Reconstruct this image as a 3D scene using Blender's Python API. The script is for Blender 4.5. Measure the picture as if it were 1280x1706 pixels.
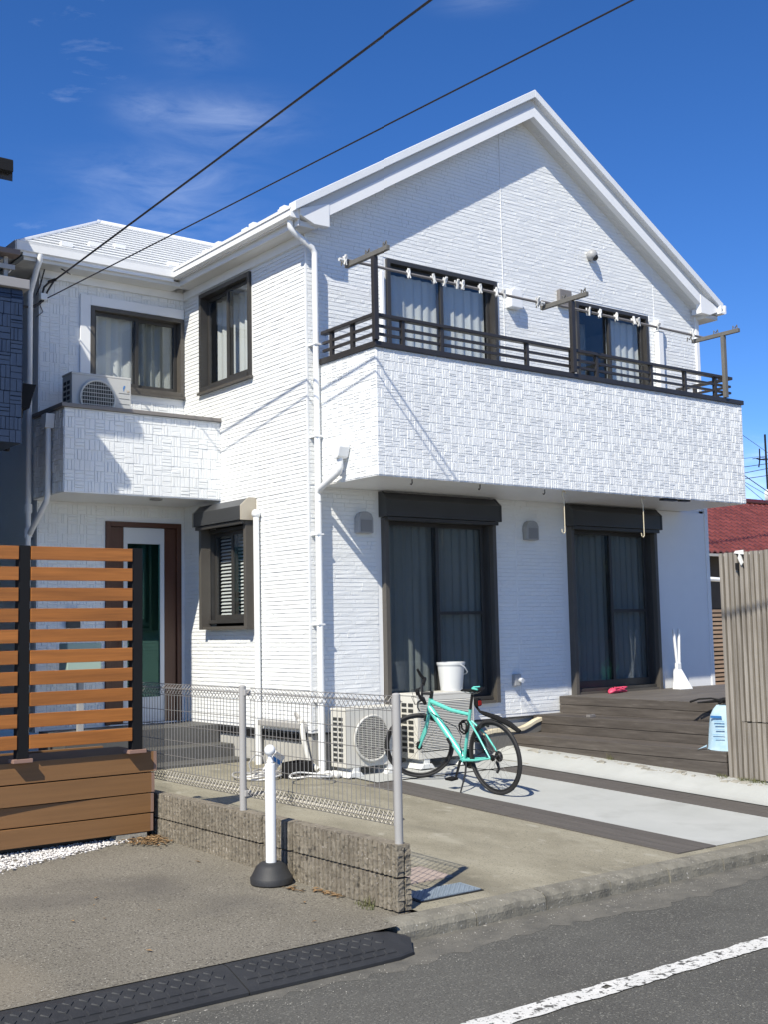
import bpy, bmesh, math, random
from mathutils import Vector, Matrix
random.seed(7)
R = math.radians
for o in list(bpy.data.objects): bpy.data.objects.remove(o)
scene = bpy.context.scene
col = scene.collection

# ------------------------------------------------------------------ camera
YAW, PIT, ROL = R(37.38), R(5.63), R(1.14)
cam_d = bpy.data.cameras.new('camera'); cam = bpy.data.objects.new('camera', cam_d); col.objects.link(cam)
fw = Vector((math.sin(YAW)*math.cos(PIT), math.cos(YAW)*math.cos(PIT), math.sin(PIT)))
r0 = Vector((math.cos(YAW), -math.sin(YAW), 0)); d0 = fw.cross(r0)
r2 = math.cos(ROL)*r0 + math.sin(ROL)*d0; d2 = -math.sin(ROL)*r0 + math.cos(ROL)*d0
mw = Matrix((r2, -d2, -fw)).transposed().to_4x4(); mw.translation = Vector((-6.976, -10.459, 1.5))
cam.matrix_world = mw
cam_d.sensor_fit = 'HORIZONTAL'; cam_d.sensor_width = 36; cam_d.lens = 36*1970.8/1280
cam_d.clip_start = .05; cam_d.clip_end = 3000
scene.camera = cam

# ------------------------------------------------------------------ sun, sky, exposure
SUN = Vector((1.75, 1.0, -2.14)).normalized()
sl = bpy.data.lights.new('sun', 'SUN'); sl.energy = 5.0; sl.angle = R(.53); sl.color = (1, .94, .805)
so = bpy.data.objects.new('sun', sl); col.objects.link(so)
so.rotation_euler = SUN.to_track_quat('-Z', 'Y').to_euler(); so.location = (-20, -12, 30)
world = bpy.data.worlds.new('World'); scene.world = world; world.use_nodes = True
nt = world.node_tree; nt.nodes.clear(); N = nt.nodes.new; L = nt.links.new
out = N('ShaderNodeOutputWorld'); bg = N('ShaderNodeBackground'); sky = N('ShaderNodeTexSky')
sky.sky_type = 'NISHITA'; sky.sun_disc = False
sky.sun_elevation = math.asin(-SUN.z); sky.sun_rotation = math.atan2(-SUN.x, -SUN.y)
sky.altitude = 0; sky.air_density = .62; sky.dust_density = 0; sky.ozone_density = 4.0
bg.inputs['Strength'].default_value = .142
tc = N('ShaderNodeTexCoord')
# thin cirrus over the whole sky, thicker wisps where the photograph has them
def mth(op, a=None, b=None, v=None):
    n = N('ShaderNodeMath'); n.operation = op
    for i, s in enumerate((a, b)):
        if s is None: continue
        if isinstance(s, (int, float)): n.inputs[i].default_value = s
        else: L(s, n.inputs[i])
    return n.outputs[0]
mp = N('ShaderNodeMapping'); mp.inputs['Scale'].default_value = (6, 6, 24); L(tc.outputs['Generated'], mp.inputs['Vector'])
mp.inputs['Rotation'].default_value = (.1, -.08, 0)
nz = N('ShaderNodeTexNoise'); nz.inputs['Scale'].default_value = 2.1; nz.inputs['Detail'].default_value = 8; nz.inputs['Roughness'].default_value = .62; nz.inputs['Distortion'].default_value = .5
L(mp.outputs[0], nz.inputs['Vector'])
nz2 = N('ShaderNodeTexNoise'); nz2.inputs['Scale'].default_value = 2.3; nz2.inputs['Detail'].default_value = 3
L(tc.outputs['Generated'], nz2.inputs['Vector'])
base = mth('MULTIPLY', mth('MAXIMUM', mth('SUBTRACT', mth('MULTIPLY', nz.outputs['Fac'], nz2.outputs['Fac']), .33), 0), .8)
def pix(x, y): return (r2*(x-640) + d2*(y-853) + fw*1970.8).normalized()
tot = base
for (x, y, sx, sy, amp) in ((372, 200, .05, .018, .55), (240, 176, .022, .012, .32), (325, 76, .028, .016, .28), (270, 292, .065, .016, .38), (300, 350, .07, .02, .2), (1262, 815, .03, .03, 1.0), (800, 2, .03, .008, .25), (250, 375, .06, .02, .22)):
    c = pix(x, y); hx = Vector((c.y, -c.x, 0)).normalized(); vy = hx.cross(c).normalized()
    def dot(v):
        n = N('ShaderNodeVectorMath'); n.operation = 'DOT_PRODUCT'; L(tc.outputs['Generated'], n.inputs[0]); n.inputs[1].default_value = v; return n.outputs['Value']
    e = mth('ADD', mth('POWER', mth('DIVIDE', dot(hx), sx), 2), mth('POWER', mth('DIVIDE', dot(vy), sy), 2))
    g = mth('MULTIPLY', mth('EXPONENT', mth('MULTIPLY', e, -1)), mth('GREATER_THAN', dot(c), 0))
    tot = mth('ADD', tot, mth('MULTIPLY', mth('MULTIPLY', g, amp*.36), mth('MAXIMUM', mth('MULTIPLY', mth('SUBTRACT', nz.outputs['Fac'], .33), 2.6), 0)))
mixc = N('ShaderNodeMixRGB'); mixc.inputs['Color2'].default_value = (7.5, 8.2, 9.2, 1)
hsv = N('ShaderNodeHueSaturation'); hsv.inputs['Saturation'].default_value = 1.23; hsv.inputs['Hue'].default_value = .508; L(sky.outputs[0], hsv.inputs['Color'])
L(mth('MINIMUM', tot, .85), mixc.inputs['Fac']); L(hsv.outputs[0], mixc.inputs['Color1'])
L(mixc.outputs[0], bg.inputs['Color']); L(bg.outputs[0], out.inputs['Surface'])
scene.view_settings.view_transform = 'Standard'; scene.view_settings.look = 'None'
scene.view_settings.exposure = .38; scene.view_settings.gamma = 1; scene.view_settings.use_curve_mapping = False
scene.cycles.max_bounces = 10; scene.cycles.transparent_max_bounces = 16

# ------------------------------------------------------------------ materials
MATS = {}
def mat(name, c, rough=.6, metal=0, var=0, vscale=4, bump=0, bscale=60, spec=.5, c2=None, stretch=(1, 1, 1), objrand=0, coat=0, detail=6, spots=None, bump2=None):
    if name in MATS: return MATS[name]
    m = bpy.data.materials.new(name); m.use_nodes = True; n = m.node_tree.nodes; l = m.node_tree.links
    b = n['Principled BSDF']; b.inputs['Roughness'].default_value = rough; b.inputs['Metallic'].default_value = metal
    b.inputs['Specular IOR Level'].default_value = spec; b.inputs['Base Color'].default_value = (*c, 1)
    b.inputs['Coat Weight'].default_value = coat
    t = n.new('ShaderNodeTexCoord'); mpp = n.new('ShaderNodeMapping'); mpp.inputs['Scale'].default_value = stretch
    l.new(t.outputs['Object'], mpp.inputs['Vector']); vec = mpp.outputs[0]
    if objrand:
        oi = n.new('ShaderNodeObjectInfo'); ad = n.new('ShaderNodeVectorMath'); ad.operation = 'ADD'
        cb = n.new('ShaderNodeCombineXYZ'); mu = n.new('ShaderNodeMath'); mu.operation = 'MULTIPLY'; mu.inputs[1].default_value = 37
        l.new(oi.outputs['Random'], mu.inputs[0]); l.new(mu.outputs[0], cb.inputs[0]); l.new(mu.outputs[0], cb.inputs[1])
        l.new(vec, ad.inputs[0]); l.new(cb.outputs[0], ad.inputs[1]); vec = ad.outputs[0]
    cur = None
    if var or c2:
        ns = n.new('ShaderNodeTexNoise'); ns.inputs['Scale'].default_value = vscale; ns.inputs['Detail'].default_value = detail; ns.inputs['Roughness'].default_value = .65
        l.new(vec, ns.inputs['Vector'])
        rp = n.new('ShaderNodeValToRGB'); rp.color_ramp.elements[0].position = .3; rp.color_ramp.elements[1].position = .72
        ca = c if c2 else tuple(x*(1-var) for x in c); cbb = c2 if c2 else tuple(min(1, x*(1+var)) for x in c)
        rp.color_ramp.elements[0].color = (*ca, 1); rp.color_ramp.elements[1].color = (*cbb, 1)
        l.new(ns.outputs['Fac'], rp.inputs['Fac']); cur = rp.outputs['Color']
    if spots:   # (colour, scale, threshold): grains or stains with a shape of their own
        for (sc_, ss, th, soft) in spots:
            vz = n.new('ShaderNodeTexNoise'); vz.inputs['Scale'].default_value = ss; vz.inputs['Detail'].default_value = 3
            l.new(vec, vz.inputs['Vector'])
            rr = n.new('ShaderNodeValToRGB'); rr.color_ramp.elements[0].position = th; rr.color_ramp.elements[1].position = min(1, th+soft)
            l.new(vz.outputs['Fac'], rr.inputs['Fac'])
            mx = n.new('ShaderNodeMixRGB'); mx.inputs['Color2'].default_value = (*sc_, 1); l.new(rr.outputs['Color'], mx.inputs['Fac'])
            if cur is None: mx.inputs['Color1'].default_value = (*c, 1)
            else: l.new(cur, mx.inputs['Color1'])
            cur = mx.outputs[0]
    if objrand:
        hs = n.new('ShaderNodeHueSaturation'); mr = n.new('ShaderNodeMapRange'); mr.inputs['To Min'].default_value = 1-objrand; mr.inputs['To Max'].default_value = 1+objrand
        l.new(oi.outputs['Random'], mr.inputs['Value']); l.new(mr.outputs[0], hs.inputs['Value'])
        if cur is None: hs.inputs['Color'].default_value = (*c, 1)
        else: l.new(cur, hs.inputs['Color'])
        cur = hs.outputs[0]
    if cur is not None: l.new(cur, b.inputs['Base Color'])
    if bump:
        bn = n.new('ShaderNodeTexNoise'); bn.inputs['Scale'].default_value = bscale; bn.inputs['Detail'].default_value = 5
        l.new(vec, bn.inputs['Vector'])
        bp = n.new('ShaderNodeBump'); bp.inputs['Strength'].default_value = bump; bp.inputs['Distance'].default_value = .01
        l.new(bn.outputs['Fac'], bp.inputs['Height']); l.new(bp.outputs[0], b.inputs['Normal'])
    MATS[name] = m; return m
W = mat('white_siding_paint', (.785, .80, .80), .42, var=.03, vscale=2, bump=.45, bscale=70)
WP = mat('white_trim_paint', (.80, .81, .815), .38, var=.02, vscale=3)
WPIPE = mat('white_pipe', (.80, .81, .81), .3)
SOF = mat('soffit_board', (.66, .66, .64), .6, var=.03)
ROOFW = mat('white_roof_coating', (.72, .74, .76), .45, var=.04, vscale=3, bump=.1)
BRZ = mat('bronze_frame', (.042, .040, .038), .38, metal=.0, var=.1)
BRZL = mat('bronze_frame_light', (.085, .077, .067), .4, var=.08)
CAPM = mat('champagne_end_cap', (.40, .36, .29), .45, var=.05)
SHUT = mat('shutter_box_paint', (.045, .047, .050), .35, var=.08)
RAIL = mat('rail_metal', (.035, .032, .031), .38, var=.15)
CAPB = mat('parapet_cap', (.20, .185, .175), .5, var=.08)
CURT = mat('curtain_cloth', (.55, .57, .57), .8, var=.04, vscale=1)
CURD = mat('blind_cloth', (.27, .285, .27), .8, var=.05, vscale=1)
ROOM = mat('dark_interior', (.10, .10, .10), .9)
FND = mat('foundation_render', (.42, .41, .38), .8, var=.1, vscale=5, bump=.2)
VENTB = mat('black_vent_strip', (.012, .012, .013), .5)
BRN = mat('front_door_brown', (.085, .032, .016), .4, var=.15, vscale=5, stretch=(6, 6, .5))
DOORW = mat('front_door_white', (.62, .64, .66), .35)
NAVY = mat('navy_siding', (.022, .036, .072), .4, var=.12, bump=.2, bscale=70)
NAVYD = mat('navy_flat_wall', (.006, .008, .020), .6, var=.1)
BLK = mat('black_metal', (.012, .012, .013), .42)
BLKM = mat('black_matte', (.009, .009, .0095), .65, var=.1, spec=.25)
GREYP = mat('grey_painted_metal', (.36, .35, .335), .4, var=.05)
WIRE = mat('fence_wire', (.22, .21, .20), .45, metal=.3)
SLAT = mat('brown_wood_slat', (.345, .126, .026), .5, stretch=(1.2, 30, 30), vscale=1.2, var=.28, objrand=.1, bump=.08, bscale=3)
PLNT = mat('planter_board_brown', (.210, .108, .042), .55, stretch=(1.2, 30, 30), vscale=1, var=.12, objrand=.05, bump=.06, bscale=4)
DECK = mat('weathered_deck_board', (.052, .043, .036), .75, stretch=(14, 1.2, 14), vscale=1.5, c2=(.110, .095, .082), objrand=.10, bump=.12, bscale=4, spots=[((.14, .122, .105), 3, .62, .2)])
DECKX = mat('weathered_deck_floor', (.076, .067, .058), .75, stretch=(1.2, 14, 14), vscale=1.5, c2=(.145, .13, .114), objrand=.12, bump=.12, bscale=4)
STRIP = mat('drive_timber', (.075, .068, .062), .8, stretch=(14, .8, 14), vscale=2, c2=(.11, .098, .088), objrand=.06, bump=.15, bscale=4)
LOUV = mat('weathered_grey_slat', (.17, .15, .125), .7, stretch=(8, 8, .8), vscale=2.2, c2=(.33, .30, .26), objrand=.12, bump=.1, bscale=4)
ASPH = mat('road_asphalt', (.066, .064, .056), .85, c2=(.112, .109, .096), vscale=.9, bump=.5, bscale=190, spots=[((.055, .053, .047), 2.3, .60, .25), ((.19, .185, .16), 85, .60, .04), ((.030, .030, .028), 90, .60, .04), ((.33, .315, .27), 40, .745, .02)])
GUT = mat('gutter_concrete', (.085, .082, .072), .85, c2=(.165, .155, .13), vscale=5, bump=.45, bscale=120, spots=[((.40, .38, .34), 26, .68, .05), ((.05, .05, .047), 110, .62, .05)])
PAVE = mat('old_lot_concrete', (.145, .132, .104), .85, c2=(.205, .188, .152), vscale=1.0, bump=.4, bscale=150, spots=[((.075, .067, .055), 75, .56, .05), ((.34, .32, .27), 85, .62, .04), ((.085, .078, .07), .8, .60, .25), ((.235, .20, .145), .55, .63, .2)])
CONC = mat('old_drive_concrete', (.190, .172, .124), .85, c2=(.325, .300, .228), vscale=1.6, stretch=(1.6, .8, 1), bump=.35, bscale=130, spots=[((.115, .108, .082), 70, .60, .06), ((.32, .30, .235), 2.1, .60, .18), ((.42, .40, .33), 80, .66, .04), ((.115, .105, .078), .9, .57, .2), ((.34, .32, .26), 4.5, .63, .12)])
NEWC = mat('new_drive_concrete', (.37, .38, .365), .8, c2=(.44, .45, .435), vscale=1.3, bump=.15, bscale=120, spots=[((.31, .315, .30), 2.5, .58, .3)])
KERB = mat('kerb_concrete', (.14, .131, .105), .85, c2=(.225, .211, .172), vscale=8, bump=.6, bscale=70, objrand=.08, spots=[((.09, .085, .072), 5, .55, .2), ((.45, .43, .39), 60, .66, .06)])
BLOCK = mat('split_face_block', (.155, .132, .098), .88, c2=(.25, .22, .172), vscale=14, bump=.9, bscale=60, objrand=.08, spots=[((.42, .39, .35), 55, .66, .05), ((.07, .062, .05), 30, .60, .1)])
RUBB = mat('black_rubber', (.020, .021, .023), .6, c2=(.036, .037, .039), vscale=6, bump=.2, bscale=150)
LINE = mat('road_paint', (.58, .58, .55), .75, c2=(.70, .69, .66), vscale=9, bump=.5, bscale=120, spots=[((.10, .098, .09), 26, .575, .05), ((.12, .115, .105), 70, .62, .05)])
GRAV = mat('white_gravel', (.52, .50, .48), .8, c2=(.72, .70, .67), vscale=12, objrand=0)
LEAFM = mat('dead_leaf', (.16, .09, .04), .8, c2=(.33, .22, .11), vscale=18)
GRASS = mat('grass_blade', (.06, .085, .025), .7, c2=(.15, .13, .05), vscale=9)
RUBBLE = mat('broken_concrete', (.24, .225, .19), .85, c2=(.37, .355, .31), vscale=14, bump=.6, bscale=40)
ACW = mat('ac_case_ivory', (.60, .585, .53), .45, var=.04, vscale=2)
ACG = mat('ac_case_grey', (.50, .50, .48), .45, var=.03)
ACD = mat('ac_dark_inside', (.03, .032, .03), .6)
CEL = mat('celeste_paint', (.13, .56, .47), .25, coat=.5)
TYRE = mat('tyre_rubber', (.018, .018, .019), .7, bump=.1)
ALU = mat('alloy', (.45, .45, .46), .3, metal=.9)
STEEL = mat('steel_plate', (.28, .34, .40), .45, metal=.2, var=.12, vscale=9, bump=.6, bscale=90)
PINKC = mat('pink_concrete_lid', (.36, .29, .25), .85, var=.12, vscale=9, bump=.3)
BUCK = mat('white_plastic', (.64, .65, .64), .35)
PINK = mat('pink_foam', (.60, .06, .13), .5)
REDT = mat('red_roof_tile', (.155, .040, .032), .45, objrand=.22, var=.15, vscale=7)
REDR = mat('red_ridge', (.085, .017, .015), .45, var=.12)
CREAM = mat('cream_board', (.62, .55, .40), .55, var=.08, vscale=3)
GREYB = mat('grey_board', (.13, .125, .115), .7, var=.15)
BAMB = mat('tan_louvre', (.36, .25, .17), .7, objrand=.15, var=.1)
BAGM = mat('pale_blue_bag', (.30, .47, .60), .4, c2=(.48, .60, .66), vscale=9, bump=.5, bscale=14)
BAGP = mat('bag_print', (.03, .14, .36), .4)
YEL = mat('yellow_plastic', (.62, .55, .22), .4)
GREENP = mat('green_plastic', (.06, .33, .20), .4)
LAMPG = mat('lamp_lens', (.25, .25, .25), .3)
VENTG = mat('vent_hood_grey', (.34, .345, .35), .42, var=.05)
CABLE = mat('black_cable', (.016, .015, .018), .5)
ROPE = mat('white_hose', (.68, .68, .66), .5)
PALEG = mat('pale_green_box', (.32, .42, .36), .5)
BLUEL = mat('blue_logo', (.03, .18, .50), .5)
DKGND = mat('far_ground', (.44, .39, .30), .9, var=.2, vscale=.4)
TILEG = mat('porch_tile', (.085, .083, .078), .6, var=.1, vscale=9)
REDL = mat('red_lens', (.25, .01, .01), .2)
HEDGE = mat('far_leaf', (.05, .075, .035), .8)
def glass_mat(name, tint, base=.0):
    m = bpy.data.materials.new(name); m.use_nodes = True; n = m.node_tree.nodes; l = m.node_tree.links; n.clear()
    o = n.new('ShaderNodeOutputMaterial'); mx = n.new('ShaderNodeMixShader'); tr = n.new('ShaderNodeBsdfTransparent'); gl = n.new('ShaderNodeBsdfGlossy')
    fr = n.new('ShaderNodeFresnel'); fr.inputs['IOR'].default_value = 1.52
    ad = n.new('ShaderNodeMath'); ad.operation = 'ADD'; ad.inputs[1].default_value = base; ad.use_clamp = True
    tr.inputs['Color'].default_value = (*tint, 1); gl.inputs['Roughness'].default_value = .01; gl.inputs['Color'].default_value = (.9, .94, .96, 1)
    ge = n.new('ShaderNodeNewGeometry'); iv = n.new('ShaderNodeMath'); iv.operation = 'SUBTRACT'; iv.inputs[0].default_value = 1; l.new(ge.outputs['Backfacing'], iv.inputs[1]); mm = n.new('ShaderNodeMath'); mm.operation = 'MULTIPLY'
    l.new(fr.outputs[0], ad.inputs[0]); l.new(ad.outputs[0], mm.inputs[0]); l.new(iv.outputs[0], mm.inputs[1]); l.new(mm.outputs[0], mx.inputs[0]); l.new(tr.outputs[0], mx.inputs[1]); l.new(gl.outputs[0], mx.inputs[2]); l.new(mx.outputs[0], o.inputs['Surface'])
    return m
GLASS = glass_mat('window_glass', (.95, .96, .96), .05)
GLASSD = glass_mat('tinted_window_glass', (.84, .86, .87), .055)
GLASSG = glass_mat('green_door_glass', (.48, .66, .61), .16)

# ------------------------------------------------------------------ helpers
I3 = lambda x, y, z: (x, y, z)
class MB:
    def __init__(s): s.v = []; s.f = []
    def add(s, vs, fs):
        k = len(s.v); s.v += [tuple(p) for p in vs]; s.f += [tuple(i+k for i in f) for f in fs]; return s
    def box(s, a, b, c, d, e, f, m=None):
        vs = [(x, y, z) for x in (a, b) for y in (c, d) for z in (e, f)]
        if m: vs = [m(*p) for p in vs]
        return s.add(vs, [(0, 1, 3, 2), (4, 6, 7, 5), (0, 4, 5, 1), (2, 3, 7, 6), (0, 2, 6, 4), (1, 5, 7, 3)])
    def prism(s, poly, a, b, m):     # poly of (p,q) pairs swept from a to b; m(p,q,t)
        n = len(poly); vs = [m(p, q, a) for p, q in poly]+[m(p, q, b) for p, q in poly]
        return s.add(vs, [tuple(range(n))[::-1], tuple(range(n, 2*n))]+[(i, (i+1) % n, n+(i+1) % n, n+i) for i in range(n)])
    def tube(s, pts, r, n=8, cap=True, close=False):
        pts = [Vector(p) for p in pts]; k = len(pts); rs = r if isinstance(r, (list, tuple)) else [r]*k
        vs = []; up = None
        for i, p in enumerate(pts):
            if close: t = pts[(i+1) % k]-pts[i-1]
            else: t = pts[min(i+1, k-1)]-pts[max(i-1, 0)]
            t.normalize()
            if up is None: up = Vector((0, 0, 1)) if abs(t.z) < .9 else Vector((1, 0, 0))
            a = t.cross(up)
            if a.length < 1e-5: a = t.cross(Vector((.3, .9, .2)))
            a.normalize(); b = a.cross(t); up = b
            vs += [p+(a*math.cos(2*math.pi*j/n)+b*math.sin(2*math.pi*j/n))*rs[i] for j in range(n)]
        fs = [(i*n+j, i*n+(j+1) % n, ((i+1) % k)*n+(j+1) % n, ((i+1) % k)*n+j) for i in range(k if close else k-1) for j in range(n)]
        if cap and not close: fs += [tuple(range(n))[::-1], tuple(range((k-1)*n, k*n))]
        return s.add(vs, fs)
    def lathe(s, prof, n=20, c=(0, 0, 0), m=None):   # prof of (r,z)
        vs = []
        for r, z in prof:
            for j in range(n):
                a = 2*math.pi*j/n; p = (c[0]+r*math.cos(a), c[1]+r*math.sin(a), c[2]+z); vs.append(m(*p) if m else p)
        k = len(prof); fs = [(i*n+j, i*n+(j+1) % n, (i+1)*n+(j+1) % n, (i+1)*n+j) for i in range(k-1) for j in range(n)]
        fs += [tuple(range(n))[::-1], tuple(range((k-1)*n, k*n))]
        return s.add(vs, fs)
    def sphere(s, c, r, n=10, sc=(1, 1, 1)):
        prof = [(max(1e-4, math.sin(math.pi*i/n))*r, -math.cos(math.pi*i/n)*r) for i in range(n+1)]
        return s.lathe(prof, n*2, (0, 0, 0), lambda x, y, z: (c[0]+x*sc[0], c[1]+y*sc[1], c[2]+z*sc[2]))
    def mesh(s, name):
        me = bpy.data.meshes.new(name); me.from_pydata(s.v, [], s.f); me.update(); return me
    def build(s, name, m, parent=None, smooth=False, bev=0, label=None, kind=None, clip=None, auto=False):
        me = s.mesh(name)
        if clip or bev or smooth or auto:
            bm = bmesh.new(); bm.from_mesh(me)
            for (co, no) in (clip or []):
                bmesh.ops.bisect_plane(bm, geom=bm.verts[:]+bm.edges[:]+bm.faces[:], plane_co=co, plane_no=no, clear_outer=True)
            if not clip: bmesh.ops.recalc_face_normals(bm, faces=bm.faces)
            if bev:
                es = [e for e in bm.edges if len(e.link_faces) == 2 and e.calc_face_angle(0) > .5]
                bmesh.ops.bevel(bm, geom=es, offset=bev, segments=2, affect='EDGES', profile=.6, clamp_overlap=True)
            bm.to_mesh(me); bm.free()
        if smooth:
            for p in me.polygons: p.use_smooth = True
            if not bev or auto:
                try: me.set_sharp_from_angle(angle=R(40))
                except Exception: pass
        o = bpy.data.objects.new(name, me); col.objects.link(o)
        if m: me.materials.append(m)
        if parent: o.parent = parent
        if label: o['label'] = label
        if kind: o['kind'] = kind
        return o
def thing(name, label, cat, loc=(0, 0, 0), rot=(0, 0, 0), group=None):
    o = bpy.data.objects.new(name, None); col.objects.link(o); o.location = loc; o.rotation_euler = rot
    o.empty_display_size = .2; o['label'] = label; o['category'] = cat
    if group: o['group'] = group
    return o
def tag(o, label, cat, group=None, kind=None):
    o['label'] = label; o['category'] = cat
    if group: o['group'] = group
    return o
def struct(o): o['kind'] = 'structure'; return o
def share(o, name, parent, loc=(0, 0, 0), rot=(0, 0, 0), label=None):   # another object on the same mesh data
    c = o.copy(); c.name = name; col.objects.link(c); c.parent = parent; c.location = loc; c.rotation_euler = rot
    if label: c['label'] = label
    return c
def dup(root, loc, rot=None, label=None):
    r = root.copy(); col.objects.link(r); r.location = loc
    if rot is not None: r.rotation_euler = rot
    if label: r['label'] = label
    for ch in root.children:
        c = ch.copy(); col.objects.link(c); c.parent = r
        for g in ch.children:
            d = g.copy(); col.objects.link(d); d.parent = c
    return r
def gz(x, y):   # lie of the land
    z = .038*y
    t = min(1, max(0, (x-2.25)/.42)); z += .10*t*t*(3-2*t)
    return z
lz = lambda y: -.11+.017*y
FAC = lambda u, d, z: (u, -d, z)              # street facade, d = out of the wall
LEFT = lambda u, d, z: (-d, u, z)             # left wall
WING = lambda u, d, z: (u, 2.80-d, z)         # recessed entrance wing
rnd = random.uniform

# ------------------------------------------------------------------ ground and road
def sheet(name, x0, x1, y0, y1, nx, ny, zf, m):
    mb = MB(); vs = []
    for i in range(nx+1):
        for j in range(ny+1):
            x = x0+(x1-x0)*i/nx; y = y0+(y1-y0)*j/ny; vs.append((x, y, zf(x, y)))
    mb.add(vs, [(i*(ny+1)+j, (i+1)*(ny+1)+j, (i+1)*(ny+1)+j+1, i*(ny+1)+j+1) for i in range(nx) for j in range(ny)])
    return struct(mb.build(name, m))
sheet('ground', -700, 700, -700, 700, 2, 2, lambda x, y: -.36, DKGND)
sheet('road', -60, 60, -11.2, -4.5, 2, 2, lambda x, y: -.30, ASPH)
rgg = random.Random(2); ge_ = [-5.28+rgg.uniform(-.05, .05)+.05*math.sin(i*.21) for i in range(601)]
mb = MB(); vs = []
for i in range(601): vs += [(-20+i*.08333, ge_[i], -.2988), (-20+i*.08333, -5.0, -.2965), (-20+i*.08333, -4.8, -.296)]
mb.add(vs, [(i*3+j, i*3+3+j, i*3+4+j, i*3+1+j) for i in range(600) for j in (0, 1)]); struct(mb.build('road_gutter', GUT))
sheet('driveway', -2.44, 14, -4.81, 2.9, 60, 24, gz, CONC)
sheet('neighbour_lot', -16, -2.704, -4.935, 3, 8, 8, lambda x, y: lz(y), PAVE)
sheet('neighbour_lot', -2.704, -2.54, -4.80, 3, 1, 8, lambda x, y: lz(y), PAVE)
o = sheet('new_concrete', .50, 1.79, -4.70, -.86, 4, 12, lambda x, y: gz(x, y)+.004, NEWC)
o = sheet('new_concrete', 2.21, 2.86, -4.70, -.86, 12, 12, lambda x, y: gz(x, y)+.016, NEWC)
o = sheet('new_concrete', .20, 3.0, -.86, -.02, 24, 4, lambda x, y: gz(x, y)+.014, NEWC)
o = sheet('new_concrete', 1.79, 2.21, -.88, -.86, 1, 1, lambda x, y: gz(x, y)+.004, NEWC); o.hide_render = False
mb = MB(); rr = random.Random(3)      # worn line: broken outline, small missing chips
xs = [-9+.06*i for i in range(400)]
top = [-6.205+rr.uniform(-.010, .010) for _ in xs]; bot = [-6.35+rr.uniform(-.010, .010) for _ in xs]
for i in range(len(xs)-1):
    yy = [bot[i]+(top[i]-bot[i])*k/4 for k in range(5)]; y2 = [bot[i+1]+(top[i+1]-bot[i+1])*k/4 for k in range(5)]
    for k in range(4):
        if rr.random() < .035: continue
        mb.add([(xs[i], yy[k], -.294), (xs[i+1], y2[k], -.294), (xs[i+1], y2[k+1], -.294), (xs[i], yy[k+1], -.294)], [(0, 1, 2, 3)])
struct(mb.build('road_marking', LINE))
# timber strips let into the drive
for (xa, xb) in ((.05, .50), (1.79, 2.21)):
    w = (xb-xa)/3
    st = thing('timber_strip', ['dark timber strip across the drive beside the old concrete', 'brown timber strip across the drive nearer the deck steps'][xa > 1], 'timber strip', (0, 0, 0))
    for k in range(3):
        m = MB(); a = xa+k*w+.003; b = xa+(k+1)*w-.003
        y = -.86
        ys = [-.88, -2.9, -4.71]; off = [0, .35, -.3][k]; ys[1] += off
        for (ya, yb) in ((ys[0], ys[1]+.003), (ys[1]-.003, ys[2])):
            mm = MB(); t = .010
            vs = [(a, ya, gz(a, ya)+t), (b, ya, gz(a, ya)+t), (b, yb, gz(a, yb)+t), (a, yb, gz(a, yb)+t), (a, ya, gz(a, ya)-.05), (b, ya, gz(a, ya)-.05), (b, yb, gz(a, yb)-.05), (a, yb, gz(a, yb)-.05)]
            mm.add(vs, [(0, 3, 2, 1), (4, 5, 6, 7), (0, 1, 5, 4), (1, 2, 6, 5), (2, 3, 7, 6), (3, 0, 4, 7)]); mm.build('plank', STRIP, st)
# kerb stones
kb = thing('kerb', 'weathered concrete kerb along the drive edge of the road', 'kerb'); kb['kind'] = 'structure'; del kb['category']
prof = [(-4.79, -.42), (-4.79, -.180), (-4.84, -.184), (-4.88, -.192), (-4.912, -.212), (-4.925, -.245), (-4.93, -.42)]
x = -2.705; k0 = None
while x < 12:
    ln = .60
    m = MB()
    seg = 8
    for s_ in range(seg):
        xa = .004+(ln-.008)*s_/seg; xb = .004+(ln-.008)*(s_+1)/seg
    pr = []
    for s_ in range(seg+1):
        xx = .004+(ln-.008)*s_/seg
        pr.append([(xx, p+(rnd(-.006, .006) if 1 < i < 6 else 0), q+(rnd(-.004, .004) if 1 < i < 6 else 0)) for i, (p, q) in enumerate(prof)])
    vs = [p for ring in pr for p in ring]; n = len(prof)
    fs = [(i*n+j, i*n+(j+1) % n, (i+1)*n+(j+1) % n, (i+1)*n+j) for i in range(seg) for j in range(n)]+[tuple(range(n)), tuple(range(seg*n, seg*n+n))[::-1]]
    m.add(vs, fs); o = m.build('kerb_stone', KERB, kb); o.location = (x, 0, 0)
    x += ln

# ------------------------------------------------------------------ embossed cladding
def cut(a, b, z, holes):
    iv = [(a, b)]
    for (u0, u1, z0, z1) in holes:
        if z0 < z < z1:
            nv = []
            for (p, q) in iv:
                if q <= u0 or p >= u1: nv.append((p, q)); continue
                if p < u0: nv.append((p, u0))
                if q > u1: nv.append((u1, q))
            iv = nv
    return [(p, q) for p, q in iv if q-p > .012]
def stone(mb, M, a, b, z0, z1, d0, dl, dr, ul, ur, ch=.005):
    vs = [M(a, d0, z0), M(b, d0, z0), M(b, d0, z1), M(a, d0, z1), M(a+ch*.6, dl, z0+ch*.3), M(b-ch*.6, dr, z0+ch*.3), M(b-ch*.6, ur, z1-ch), M(a+ch*.6, ul, z1-ch)]
    mb.add(vs, [(4, 5, 6, 7), (0, 1, 5, 4), (1, 2, 6, 5), (2, 3, 7, 6), (3, 0, 4, 7)])
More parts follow.
